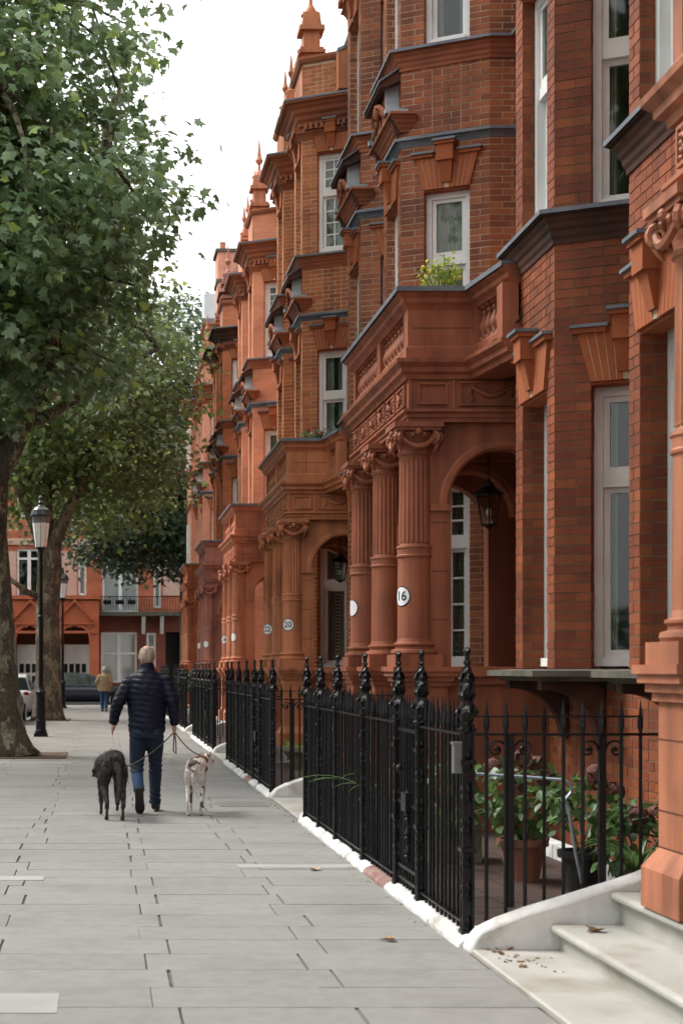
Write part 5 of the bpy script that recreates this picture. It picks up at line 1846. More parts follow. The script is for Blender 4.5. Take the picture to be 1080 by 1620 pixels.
rl.build('rail', M['iron'], bal)
lw = MB(); lw.box(fx(172), fx(262), FY - 2.6, FY - 2.4, -.05, .52); lw.build('front_wall', M['far_tc'], fb_)
rr_ = MB(); rr_.hexa([(X0, FY - .1, 12.6), (X1, FY - .1, 12.6), (X1, FY + 6, 12.6), (X0, FY + 6, 12.6), (X0, FY + 2.4, 15.2), (X1, FY + 2.4, 15.2), (X1, FY + 3, 15.2), (X0, FY + 3, 15.2)])
rr_.build('roof', M['slate'], fb_)
for i, p in enumerate((170, 190, 208)):
    bx = thing('window_box', (fx(p), FY - .85, fz(950)), ('dark planted window box %s on the far balcony railing' % ('left-hand with a red flower', 'middle', 'right-hand')[i]), 'window box', 'planters on the far balcony')
    b = MB(); b.box(fx(p) - .2, fx(p) + .2, FY - .92, FY - .76, fz(957), fz(951)); b.build('box', M['dark'], bx)
    C_, ps, ou = crown_points([(fx(p), FY - .84, fz(950), .2, .07, .1)], 10, 6, .04)
    attach(leaves_mesh('foliage', ps, ou, .07, M['leafC'], LEAF_S, LEAF_SF), 'foliage', bx)
    if i == 0:
        b = MB(); b.ball((fx(173), FY - .86, fz(946)), .05); b.build('flower', M['redflower'] if 'redflower' in M else nmat('red_petal', (.5, .02, .03), (.4, .02, .02), 5, .6), bx)
# ------------------------------------------------------------------ people and dogs
def fuse(mb, voxel=.01, smooth=4, post=None):
    """melt overlapping shapes into one continuous surface"""
    me = mb.mesh('tmp', [], fix=True)
    o = bpy.data.objects.new('tmp', me); COL.objects.link(o)
    r = o.modifiers.new('r', 'REMESH'); r.mode = 'VOXEL'; r.voxel_size = voxel; r.adaptivity = 0
    s = o.modifiers.new('s', 'SMOOTH'); s.iterations = smooth; s.factor = .5
    dg = bpy.context.evaluated_depsgraph_get()
    dg.update()
    m2 = bpy.data.meshes.new_from_object(o.evaluated_get(dg))
    bpy.data.objects.remove(o)
    bpy.data.meshes.remove(me)
    if post:
        n = len(m2.vertices)
        co = np.empty(n * 3); m2.vertices.foreach_get('co', co); co = co.reshape(-1, 3)
        no = np.empty(n * 3); m2.vertices.foreach_get('normal', no); no = no.reshape(-1, 3)
        m2.vertices.foreach_set('co', post(co, no).reshape(-1)); m2.update()
    m2.polygons.foreach_set('use_smooth', [True] * len(m2.polygons))
    return m2

def put(me, name, mats, parent, loc, scale=1.0, rz=0.0):
    me.name = name
    me.materials.clear()
    for m in (mats if isinstance(mats, list) else [mats]): me.materials.append(m)
    o = bpy.data.objects.new(name, me); COL.objects.link(o)
    o.location = Vector(loc) - WO[parent.name]; o.scale = (scale,) * 3; o.rotation_euler = (0, 0, rz)
    o.parent = parent
    return o

M['skin'] = nmat('skin', (0.48, 0.26, 0.19), (0.42, 0.21, 0.15), 8, .55)
M['jacket'] = nmat('navy_quilted_nylon', (0.003, 0.0045, 0.013), (0.005, 0.0075, 0.020), 6, .5, .15, 60, spec=.22)
M['denim'] = nmat('dark_denim', (0.006, 0.012, 0.026), (0.012, 0.026, 0.055), 7, .85, .3, 160)
M['denim2'] = nmat('blue_denim', (0.03, 0.085, 0.18), (0.02, 0.05, 0.12), 7, .85, .3, 160)
M['shoe'] = nmat('black_shoe', (0.015, 0.014, 0.013), (0.01, 0.01, 0.01), 7, .6)
M['hair'] = nmat('fair_grey_hair', (0.50, 0.42, 0.33), (0.17, 0.115, 0.075), 26, .7, .9, 120, stretch=(1, 1, .2))
M['whitehair'] = nmat('white_hair', (0.62, 0.60, 0.57), (0.5, 0.48, 0.45), 30, .7, .6, 120)
M['beige'] = nmat('beige_anorak', (0.40, 0.29, 0.17), (0.33, 0.23, 0.13), 6, .8, .4, 20)
M['leash'] = nmat('grey_webbing', (0.10, 0.09, 0.08), (0.07, 0.065, 0.06), 30, .8)

def hand(mb, w, d, side, curl):
    """palm, four unequal fingers and a side-set thumb; w wrist, d hand direction"""
    w = Vector(w); d = Vector(d).normalized(); sx = Vector((side, 0, 0)); f = Vector((0, 1, 0))
    p = w + d * .045
    mb.tube([w - d * .02, w + d * .02, p, p + d * .035], [(.028, .032), (.026, .038), (.024, .046), (.019, .042)], 10)
    for i, ln in enumerate((.062, .070, .066, .052)):
        b = p + d * .03 + f * (.03 - .02 * i)
        c = b + d * ln * .5 + (-sx) * .010 * curl
        e = c + d * ln * .4 * (1 - .5 * curl) + (-sx) * .022 * curl
        mb.tube([b, c, e], [.0115, .0105, .0085], 6)
    tb = w + d * .025 + f * .03
    mb.tube([tb, tb + f * .02 + d * .025 - sx * .006, tb + f * .018 + d * .055 - sx * .014], [.012, .011, .008], 6)

def man():
    t = thing('person', (.46, 15.86, 0), 'man walking away in a navy quilted jacket, holding two dog leads', 'person')
    loc = (.46, 15.86, 0)
    # body
    b = MB()
    b.tube([(0, 0, .86), (0, 0, 1.0), (0, .01, 1.2), (0, .01, 1.34), (0, 0, 1.41), (0, .005, 1.48), (0, .01, 1.56)], [(.15, .11), (.15, .10), (.16, .11), (.15, .09), (.09, .07), (.055, .055), (.052, .055)], 16)
    b.ball((0, .02, 1.63), (.076, .094, .112), 16, 12)
    b.ball((0, .06, 1.585), (.055, .06, .06), 12, 8)
    b.tube([(0, .11, 1.64), (0, .125, 1.615), (0, .11, 1.605)], [.010, .016, .012], 6)
    for s in (-1, 1):
        b.ball((s * .078, .015, 1.625), (.012, .022, .032), 8, 6)
        b.ball((s * .03, .10, 1.645), (.012, .01, .008), 6, 5)
    b.tube([(-.025, .103, 1.575), (.025, .103, 1.575)], .007, 5)
    LA = [(-.17, 0, 1.355), (-.285, -.03, 1.16), (-.345, .03, .93)]
    RA = [(.17, 0, 1.355), (.265, -.06, 1.15), (.285, .0, .92)]
    b.tube(LA, [.044, .042, .030], 10); b.tube(RA, [.044, .042, .030], 10)
    hand(b, LA[2], (-.16, .2, -.9), -1, .25); hand(b, RA[2], (.02, .25, -.9), 1, 1.0)
    LL = [(-.09, 0, .88), (-.105, .03, .49), (-.085, -.22, .24)]
    RL = [(.085, 0, .88), (.09, .09, .48), (.085, .09, .09)]
    b.tube(LL, [.075, .045, .034], 10); b.tube(RL, [.075, .045, .034], 10)
    b.tube([LL[2], (-.080, -.20, .12), (-.076, -.14, .05)], [.036, .035, .025], 8)
    b.tube([RL[2], (.095, .14, .05), (.115, .24, .035)], [.036, .035, .025], 8)
    put(fuse(b, .008, 3), 'body', M['skin'], t, loc)
    # jacket, quilted in level channels
    j = MB()
    j.tube([(0, 0, .835), (0, 0, .88), (0, 0, 1.0), (0, .005, 1.15), (0, .01, 1.28), (0, .01, 1.38), (0, .005, 1.435), (0, .005, 1.475), (0, .01, 1.51), (0, .01, 1.56)],
           [(.188, .135), (.194, .14), (.192, .138), (.205, .142), (.222, .148), (.205, .13), (.150, .105), (.092, .088), (.079, .082), (.074, .079)], 24)
    j.tube([(-.10, .0, 1.405), (-.185, 0, 1.365), (-.25, -.02, 1.24), (-.297, -.03, 1.15), (-.33, .0, 1.04), (-.352, .035, .925)], [.060, .074, .074, .066, .058, .047], 14)
    j.tube([(.10, .0, 1.405), (.185, 0, 1.365), (.238, -.035, 1.24), (.27, -.06, 1.15), (.282, -.03, 1.04), (.29, .005, .915)], [.060, .074, .074, .066, .058, .047], 14)
    def quilt(co, no):
        z = co[:, 2] + .012 * np.sin(co[:, 0] * 9) + .02 * np.abs(co[:, 0])
        ph = (z / .058) % 1.0
        d = .0085 * np.sqrt(np.abs(np.sin(np.pi * ph))) - .004
        m_ = (co[:, 2] < 1.49) & (co[:, 2] > .87)
        wr = .0035 * np.sin(co[:, 0] * 60 + co[:, 2] * 37) * np.sin(co[:, 2] * 55 + co[:, 1] * 41)
        d = np.where(m_, d + wr, .002)
        return co + no * d[:, None] * .9
    put(fuse(j, .0075, 3, quilt), 'jacket', M['jacket'], t, loc)
    # jeans
    q = MB()
    q.tube([(0, 0, .90), (0, -.005, .84), (0, -.01, .78)], [(.165, .12), (.178, .132), (.165, .125)], 20)
    q.tube([(-.085, -.005, .84), (-.093, .0, .72), (-.105, .025, .50), (-.102, -.07, .40), (-.092, -.17, .29), (-.086, -.205, .24)], [.098, .095, .072, .066, .060, .062], 16)
    q.tube([(.083, -.005, .84), (.083, .03, .70), (.092, .095, .49), (.09, .10, .32), (.087, .09, .15), (.087, .09, .08)], [.098, .092, .070, .064, .060, .062], 16)
    q.ball((-.075, -.06, .83), (.085, .075, .09), 12, 8); q.ball((.075, -.06, .83), (.085, .075, .09), 12, 8)
    def crease(co, no):
        z = co[:, 2]
        w_ = np.exp(-((z - .47) / .08) ** 2) + np.exp(-((z - .16) / .08) ** 2) + .5 * np.exp(-((z - .78) / .06) ** 2)
        d = .006 * w_ * np.sin(z * 120 + co[:, 0] * 40) + .003 * np.sin(co[:, 0] * 45 + z * 18)
        return co + no * d[:, None]
    jm_ = fuse(q, .008, 3, crease)
    put(jm_, 'jeans', [M['denim'], M['denim2']], t, loc)
    for p in jm_.polygons:
        c = p.center
        if c.z < .42 and c.x < 0: p.material_index = 1  # lower left leg takes the lighter blue denim
    # shoes
    for pts, rad, nm in (([(-.088, -.27, .285), (-.086, -.262, .22), (-.082, -.235, .14), (-.078, -.19, .07), (-.076, -.12, .035)], [(.036, .036), (.047, .045), (.046, .036), (.054, .034), (.040, .024)], 0),
                         ([(.085, .04, .055), (.089, .09, .06), (.10, .16, .05), (.12, .25, .04), (.125, .31, .03)], [(.036, .036), (.044, .046), (.043, .036), (.047, .03), (.032, .02)], 1)):
        s = MB(); s.tube(pts, rad, 14)
        sh = put(fuse(s, .007, 2), 'shoe', M['shoe'], t, loc)
    so = MB(); so.tube([(-.088, -.305, .275), (-.086, -.295, .20), (-.082, -.268, .13), (-.078, -.218, .05), (-.076, -.14, .008)], [(.038, .012), (.047, .012), (.042, .012), (.054, .012), (.038, .010)], 12)
    so.tube([(.087, .0, .012), (.095, .10, .010), (.115, .22, .010), (.125, .33, .012)], [(.034, .012), (.042, .010), (.048, .010), (.03, .010)], 12)
    put(fuse(so, .007, 1), 'shoe_sole', nmat('shoe_sole', (0.035, 0.033, 0.03), (0.02, 0.02, 0.018), 20, .8, .5, 80), t, loc)
    # thinning cropped hair
    h = MB(); h.ball((0, .005, 1.638), (.081, .092, .113), 18, 14)
    hm = h.mesh('hair', [], fix=True)
    import bmesh
    bm = bmesh.new(); bm.from_mesh(hm)
    bmesh.ops.subdivide_edges(bm, edges=bm.edges, cuts=1, use_grid_fill=True)
    bmesh.ops.delete(bm, geom=[v for v in bm.verts if v.co.y > .045 or v.co.z > 1.722 or v.co.z < 1.575 or (v.co.z < 1.63 and v.co.y > .0)], context='VERTS')
    for v in bm.verts: v.co += v.normal * random.uniform(-.0015, .003)
    bm.to_mesh(hm); bm.free()
    hm.polygons.foreach_set('use_smooth', [True] * len(hm.polygons))
    put(hm, 'hair', M['hair'], t, loc)
    return t

def woman():
    loc = (.05, 53.0, 0)
    t = thing('person', loc, 'elderly woman far ahead with white hair, beige jacket and blue jeans, walking away', 'person')
    sc = .9
    b = MB()
    b.tube([(0, 0, .9), (0, 0, 1.2), (0, 0, 1.42), (0, .01, 1.50), (0, .03, 1.56)], [(.15, .11), (.15, .11), (.15, .1), (.055, .055), (.05, .05)], 12)
    b.ball((0, .04, 1.62), (.075, .09, .11), 12, 10)
    b.tube([(0, .13, 1.63), (0, .145, 1.61)], [.01, .014], 6)
    LA = [(-.18, 0, 1.40), (-.27, -.06, 1.15), (-.22, .10, .98)]; RA = [(.18, 0, 1.40), (.26, -.04, 1.14), (.25, .06, .92)]
    for A, s in ((LA, -1), (RA, 1)):
        b.tube(A, [.05, .04, .028], 8); hand(b, A[2], (0, .3, -.8), s, .6)
    b.tube([(-.08, 0, .9), (-.085, .06, .5), (-.07, .02, .09), (-.07, .14, .04)], [.085, .06, .04, .035], 8)
    b.tube([(.08, 0, .9), (.075, -.02, .5), (.07, -.16, .10), (.07, -.06, .04)], [.085, .06, .04, .035], 8)
    put(fuse(b, .012, 2), 'body', M['skin'], t, loc, sc)
    j = MB()
    j.tube([(0, 0, .80), (0, 0, .95), (0, -.01, 1.2), (0, -.02, 1.36), (0, 0, 1.45), (0, .01, 1.51)], [(.25, .17), (.25, .17), (.235, .16), (.20, .13), (.12, .09), (.07, .07)], 18)
    j.tube([(-.13, 0, 1.42), (-.21, -.02, 1.36), (-.29, -.07, 1.15), (-.23, .08, 1.0)], [.07, .08, .072, .055], 12)
    j.tube([(.13, 0, 1.42), (.21, -.02, 1.36), (.28, -.05, 1.14), (.26, .04, .95)], [.07, .08, .072, .055], 12)
    put(fuse(j, .012, 2, lambda co, no: co + no * (.006 * np.sin(co[:, 2] * 40 + co[:, 0] * 30) * np.sin(co[:, 0] * 35))[:, None]), 'jacket', M['beige'], t, loc, sc)
    q = MB()
    q.tube([(-.08, 0, .88), (-.085, .06, .5), (-.07, .02, .10)], [.10, .078, .062], 12)
    q.tube([(.08, 0, .88), (.075, -.02, .5), (.07, -.15, .13)], [.10, .078, .062], 12)
    put(fuse(q, .012, 2), 'jeans', M['denim2'], t, loc, sc)
    h = MB(); h.ball((0, .02, 1.64), (.09, .1, .115), 12, 10); put(fuse(h, .012, 2, lambda co, no: co + no * RNG.uniform(-.006, .006, (len(co), 1))), 'hair', M['whitehair'], t, loc, sc)
    s = MB(); s.tube([(-.07, .0, .05), (-.07, .16, .04)], [.05, .045], 10); s.tube([(.07, -.18, .07), (.07, -.04, .04)], [.05, .045], 10)
    put(fuse(s, .012, 1), 'shoe', M['shoe'], t, loc, sc)
    return t

def dog(kind):
    if kind == 0:
        loc = (.085, 15.32, 0); rz = .10; sc = 1.0
        lab = 'shaggy dark grey deerhound on a lead, left of the walking man'
    else:
        loc = (.965, 15.75, 0); rz = -.12; sc = .86
        lab = 'slim white and brindle greyhound on a lead, right of the walking man'
    t = thing('dog', loc, lab, 'dog')
    b = MB()
    fat = 1.0 if kind == 0 else .84
    # trunk: deep chest narrowing to the belly
    b.tube([(0, -.36, .58), (0, -.30, .60), (0, -.15, .605), (0, .02, .58), (0, .16, .54), (0, .28, .53), (-.01, .36, .54)],
           [(.06, .07), (.10 * fat, .10), (.085 * fat, .08), (.09 * fat, .10), (.105 * fat, .145), (.10 * fat, .14), (.07, .09)], 16)
    hx = -.06 if kind == 0 else .10
    hz = .45 if kind == 0 else .64
    b.tube([(0, .32, .54), (hx * .5, .42, .56 + .04 * kind), (hx, .50, hz - .02)], [(.075, .09), (.055, .07), (.05, .055)], 12)
    # head and muzzle
    b.ball((hx, .53, hz), (.055, .075, .055), 12, 8)
    if kind == 0:
        b.tube([(hx, .56, hz), (hx - .01, .66, hz - .04), (hx - .01, .74, hz - .07)], [.045, .034, .024], 10)
    else:
        b.tube([(hx, .55, hz), (hx + .06, .60, hz - .05), (hx + .11, .64, hz - .10)], [.042, .028, .018], 10)
    for s in (-1, 1):
        if kind == 0: b.tube([(hx + s * .045, .50, hz + .03), (hx + s * .075, .48, hz - .0), (hx + s * .075, .49, hz - .06)], [(.012, .022), (.01, .024), (.006, .012)], 8)
        else: b.tube([(hx + s * .04, .50, hz + .03), (hx + s * .055, .46, hz + .07), (hx + s * .05, .42, hz + .09)], [(.012, .020), (.01, .016), (.004, .006)], 8)
    # hind legs: stifle forward, hock back, near-vertical shank
    st = ((-1, .02), (1, -.04)) if kind == 0 else ((-1, -.05), (1, .03))
    f2 = 1.0 if kind == 0 else .85
    for s, dy in st:
        lift = .0
        b.tube([(s * .06, -.27, .54), (s * .082, -.22 + dy * .3, .44), (s * .085, -.15 + dy, .34), (s * .082, -.27 + dy, .25), (s * .078, -.345 + dy, .18)], [.066 * f2, .060 * f2, .038 * f2, .024 * f2, .016], 10)
        b.tube([(s * .078, -.35 + dy, .185), (s * .076, -.335 + dy, .10), (s * .076, -.325 + dy, .035)], [.019, .016, .018], 8)
        b.tube([(s * .076, -.33 + dy, .028), (s * .076, -.29 + dy, .020), (s * .076, -.26 + dy, .014)], [.020, .024, .014], 8)
    # front legs
    for s, dy, up in ((-1, .04, 0), (1, -.06, .06)):
        b.tube([(s * .07, .24, .50), (s * .08, .20 + dy * .3, .38), (s * .076, .23 + dy, .20 + up * .5), (s * .076, .22 + dy - up * .8, .05 + up)], [.055 * f2, .036 * f2, .021, .017], 10)
        b.tube([(s * .076, .22 + dy - up * .8, .035 + up), (s * .076, .27 + dy - up * .9, .016 + up * .7)], [.020, .018], 8)
    # tail
    if kind == 0: b.tube([(.01, -.37, .575), (.035, -.44, .48), (.045, -.45, .36), (.03, -.44, .24), (.01, -.46, .19)], [.028, .026, .024, .018, .008], 8)
    else: b.tube([(0, -.36, .56), (-.02, -.40, .46), (-.015, -.36, .34), (-.01, -.30, .28)], [.020, .015, .010, .005], 8)
    if kind == 0:
        def shag(co, no):
            n = len(co)
            d = RNG.uniform(-.003, .012, n) * (co[:, 2] > .12)
            o = co + no * d[:, None]
            o[:, 2] -= np.abs(d) * .8
            return o
        me = fuse(b, .008, 2, shag)
        coat = nmat('shaggy_grey_coat', (0.030, 0.029, 0.028), (0.085, 0.080, 0.075), 22, .95, 1.0, 90, stretch=(1, 1, .25), spec=.2)
        put(me, 'body', coat, t, loc, sc, rz)
        # hair tufts
        n = 1500
        co = np.empty(len(me.vertices) * 3); me.vertices.foreach_get('co', co); co = co.reshape(-1, 3)
        no = np.empty(len(me.vertices) * 3); me.vertices.foreach_get('normal', no); no = no.reshape(-1, 3)
        ok = np.where(co[:, 2] > .2)[0]
        idx = RNG.choice(ok, n)
        ou = no[idx] * .8; ou[:, 2] -= .9; ou += RNG.normal(0, .25, ou.shape); ou /= np.linalg.norm(ou, axis=1)[:, None]
        V = []; F = []
        sd = np.cross(ou, no[idx] + .01); sd /= np.linalg.norm(sd, axis=1)[:, None] + 1e-6
        for i in range(n):
            p = co[idx[i]]; l_ = random.uniform(.02, .045)
            k0 = len(V)
            V += [tuple(p - sd[i] * .004), tuple(p + sd[i] * .004), tuple(p + ou[i] * l_)]
            F.append((k0, k0 + 1, k0 + 2))
        hm = bpy.data.meshes.new('hair'); hm.from_pydata(V, [], F); hm.update()
        ho = put(hm, 'hair', coat, t, loc, sc, rz); ho['kind'] = 'stuff'
        cz = ((hx * .5, .42, .55), .075)
    else:
        me = fuse(b, .008, 2)
        m, nn, bb, oo = _new('white_brindle_coat')
        L = nn.links.new
        tc = nn.nodes.new('ShaderNodeTexCoord')
        nz = nn.nodes.new('ShaderNodeTexNoise'); nz.inputs['Scale'].default_value = 6.5; nz.inputs['Detail'].default_value = 2
        L(tc.outputs['Object'], nz.inputs['Vector'])
        cr = nn.nodes.new('ShaderNodeValToRGB')
        cr.color_ramp.elements[0].position = .56; cr.color_ramp.elements[0].color = (.72, .65, .61, 1)
        cr.color_ramp.elements[1].position = .60; cr.color_ramp.elements[1].color = (.11, .085, .07, 1)
        L(nz.outputs['Fac'], cr.inputs[0])
        n2 = nn.nodes.new('ShaderNodeTexNoise'); n2.inputs['Scale'].default_value = 40
        L(tc.outputs['Object'], n2.inputs['Vector'])
        mxx = nn.nodes.new('ShaderNodeMix'); mxx.data_type = 'RGBA'; mxx.blend_type = 'MULTIPLY'; mxx.inputs[0].default_value = .6
        cr2 = nn.nodes.new('ShaderNodeValToRGB'); cr2.color_ramp.elements[0].position = .35; cr2.color_ramp.elements[0].color = (.35, .28, .25, 1); cr2.color_ramp.elements[1].position = .5; cr2.color_ramp.elements[1].color = (1, 1, 1, 1)
        L(n2.outputs['Fac'], cr2.inputs[0])
        L(cr.outputs[0], mxx.inputs[6]); L(cr2.outputs[0], mxx.inputs[7]); L(mxx.outputs[2], bb.inputs['Base Color'])
        bb.inputs['Roughness'].default_value = .75
        put(me, 'body', m, t, loc, sc, rz)
        cz = ((hx * .4, .40, .62), .078)
    # collar
    cb = MB()
    c = Vector(cz[0])
    pts = [(c.x + cz[1] * math.cos(a), c.y + .5 * cz[1] * math.sin(a), c.z - .6 * cz[1] * math.sin(a)) for a in [2 * math.pi * i / 20 for i in range(21)]]
    cb.tube(pts, (.012, .020) if False else .013, 8)
    cm_ = cb.mesh('collar', [])
    put(cm_, 'collar', nmat('tan_leather_%d' % kind, (0.22, 0.07, 0.03) if kind else (0.05, 0.04, 0.035), None, 8, .6), t, loc, sc, rz)
    Rz = Matrix.Rotation(rz, 3, 'Z')
    return Vector(loc) + Rz @ (Vector((c.x, c.y, c.z + .06)) * sc)

man(); woman()
c0, c1 = dog(0), dog(1)
HAND = Vector((.46 + .29, 15.86 + .03, .845))
def leash(a, b, sag, label):
    a = Vector(a); b = Vector(b)
    pts = [a.lerp(b, i / 16) - Vector((0, 0, sag * 4 * (i / 16) * (1 - i / 16))) for i in range(17)]
    mb = MB(); mb.tube(pts, .0065, 6)
    return tag(mb.build('dog_leash', M['leash']), label, 'dog lead', 'dog leads')
side0 = Vector((.085 + .14, 15.32 + .12, .50))
mb = MB()
p0 = [HAND.lerp(side0, i / 12) - Vector((0, 0, .10 * (i / 12) * (1 - i / 12) * 2)) for i in range(13)] + [Vector((.19, 15.56, .56)), c0]
mb.tube(p0, .0065, 6)
tag(mb.build('dog_leash', M['leash']), 'grey lead running left from the hand to the shaggy dark dog', 'dog lead', 'dog leads')
leash(HAND, c1, .05, 'grey lead running right from the hand to the white and brindle dog')
mb = MB(); mb.tube([HAND + Vector(q) for q in ((0, -.02, .02), (-.01, -.05, -.08), (-.015, -.05, -.2), (.015, -.045, -.235), (.012, -.045, -.12), (0, -.02, 0))], .007, 6)
tag(mb.build('leash_loop', M['leash']), 'loose end of a dog lead hanging below the right hand', 'dog lead', 'dog leads')
# dark wheeled bag beside the woman
bg_ = thing('shopping_trolley', (.40, 53.1, 0), 'dark shopping trolley pulled along by the far woman', 'shopping trolley')
mb = MB(); mb.prism([(.27, 53, .12), (.55, 53, .12), (.58, 53, .62), (.5, 53, .70), (.28, 53, .68)], (0, .22, 0)); mb.build('bag', M['dark'], bg_)
for s in (.26, .56):
    mb = MB(); r_ = mb.pts([(s, 53.1 + .09 * math.cos(2 * math.pi * i / 14), .09 + .09 * math.sin(2 * math.pi * i / 14)) for i in range(14)]); r2 = mb.pts([(s + .03, 53.1 + .09 * math.cos(2 * math.pi * i / 14), .09 + .09 * math.sin(2 * math.pi * i / 14)) for i in range(14)])
    mb.face([r_ + i for i in range(14)]); mb.face([r2 + i for i in range(14)])
    for i in range(14): mb.face([r_ + i, r_ + (i + 1) % 14, r2 + (i + 1) % 14, r2 + i])
    mb.build('wheel', M['rubber'], bg_)
mb = MB(); mb.tube([(.35, 53.2, .65), (.33, 53.12, .85), (.28, 53.08, .86)], .01, 6); mb.build('handle', M['iron'], bg_)
# ------------------------------------------------------------------ railings, gates, steps in place
NUMW = ['nearest', 'second', 'third', 'fourth', 'fifth', 'farthest']
for k in range(5):
    s = build_steps(k)
    s['label'] = ['worn pale stone steps with a white side wall at the bottom right corner',
                  'stone steps leading to the porch numbered 16, between the first and second runs of railings',
                  'stone steps to the porch numbered 20, right of the greyhound',
                  'small white-sided steps beyond those of the porch numbered 20, level with the walking man',
                  'farthest visible entrance steps, tiny, beyond the walking man'][k]
    ya = STEP[k][1] + .26; yb = STEP[k + 1][0] - .26
    if k == 0:
        posts = [ya, 9.47, 10.2, 11.5, 12.85, 13.85, yb]
        gate = (9.47, 10.2)
    else:
        posts = [ya, ya + 1.3, ya + 2.1, ya + 3.2, ya + 4.4, yb - .7, yb]
        gate = (ya + 1.3, ya + 2.1)
    lab = ['nearest run of black railings with cast finials, beside the bottom right steps',
           'black railing run in front of the porch numbered 20, just right of the greyhound',
           'black railing run beside the right hand of the walking man',
           'black railing run seen just past the right sleeve of the walking man',
           'farthest run of black railings, below the last porch'][k]
    build_railing(k, ya, yb, posts, gate, ret_near=True, ret_far=True, label=lab)
    build_gate(k, gate[0], gate[1], ['nearest black iron gate with a round knob, in the first railing run',
                                     'iron gate in the second railing run, facing the greyhound',
                                     'iron gate in the third railing run beside the man', 'iron gate in the fourth railing run', 'iron gate in the farthest railing run'][k])
    p = build_kerb(k, ya - .12, yb + .12)
    p['label'] = ['nearest white painted plinth with a worn red stone under the first railings',
                  'white plinth stones under the second railing run, right of the greyhound',
                  'white plinth stones under the third railing run', 'white plinth stones under the fourth railing run', 'white plinth stones under the farthest railing run'][k]
for k, ci, tx_, an in ((1, 0, '16', R(60)), (1, 2, '', R(72)), (2, 0, '20', R(32)), (2, 2, '22', R(42)), (3, 0, '', R(60)), (3, 2, '26', R(45)), (4, 0, '', R(40)), (4, 2, '', R(40))):
    o = number_disc(k, ci, tx_, an)
    tag(o, {('16'): 'round white number sign 16 on the nearest full column', '20': 'round white number sign 20 on a column of the second porch', '22': 'round white number sign 22 on the far column of the second porch',
            '26': 'round white number sign 26 on the third porch'}.get(tx_, {(1, 2): 'thin edge of a white number sign on the third column of the nearest full porch', (3, 0): 'white number sign on the near column of the third porch',
            (4, 0): 'small white sign on the near column of the fourth porch', (4, 2): 'small white sign on the far column of the fourth porch'}.get((k, ci))), 'sign', 'round house number signs')
for k in (1, 2, 3):
    l = lantern(k); l['label'] = {1: 'black hexagonal lantern hanging in the side arch of the nearest full porch', 2: 'black lantern hanging in the porch numbered 20', 3: 'small dark lantern hanging in the third porch'}[k]

# grey meter box strapped to the corner post
mb = MB(); mb.box(RX - .075, RX - .03, STEP[0][1] + .235, STEP[0][1] + .30, .93, 1.09); mb.box(RX - .08, RX - .028, STEP[0][1] + .23, STEP[0][1] + .305, 1.085, 1.10)
tag(mb.build('grey_box', nmat('grey_plastic', (0.13, 0.13, 0.125), (0.11, 0.11, 0.11), 3, .5)), 'small grey box fixed to the nearest corner post of the railings', 'box')

# thin metal handrail behind the near railing
mb = MB(); y_ = 8.75
mb.tube([(2.78, y_, .16), (2.72, y_, .45), (2.68, y_, .70), (2.66, y_, .74), (2.70, y_, .79), (2.69, y_, .84), (2.64, y_, .86), (2.45, y_ + .1, .87), (2.2, y_ + .2, .88)], .0095, 8)
tag(mb.build('handrail', nmat('pale_blue_metal', (0.30, 0.34, 0.38), (0.22, 0.26, 0.30), 10, .35, metal=.5)), 'thin pale metal handrail bent like a hook behind the near railing', 'handrail')

# low white kerb of the front bed
mb = MB(); y = 9.6
while y < 12.4:
    mb.box(3.55, 3.68, y, y + .58, -.01, .11); y += .6
tag(mb.build('bed_edging', M['kerb_white']), 'low white edging along the foot of the basement wall behind the pots', 'edging')

M['terracotta_pot'] = nmat('terracotta_pot', (0.30, 0.13, 0.08), (0.24, 0.10, 0.06), 4, .85, .2, 30, stain=(.4, .3, .24, .3), stain_scale=6)
M['black_pot'] = nmat('black_plastic_pot', (0.02, 0.02, 0.02), (0.03, 0.03, 0.03), 4, .5)
M['stone_pot'] = nmat('lichened_stone', (0.22, 0.20, 0.14), (0.13, 0.13, 0.08), 6, .9, .3, 30)
M['hyd'] = nmat('faded_hydrangea', (0.10, 0.028, 0.035), (0.17, 0.075, 0.055), 25, .8, rand='island')
M['redflower'] = nmat('red_petal', (0.5, 0.02, 0.04), (0.4, 0.02, 0.03), 5, .6)
M['yellowleaf'] = leaf_mat('yellow_green_leaf', (0.16, 0.24, 0.04), (0.30, 0.40, 0.07), .5, .4)
OVAL = np.array([(0, 0, 0), (.22, .22, .03), (.30, .5, .03), (.18, .8, 0), (0, 1, -.08), (-.18, .8, 0), (-.30, .5, .03), (-.22, .22, .03), (0, .5, -.02)], float)
OVAL_F = [(8, i, i + 1) for i in range(0, 7)] + [(8, 7, 0)]

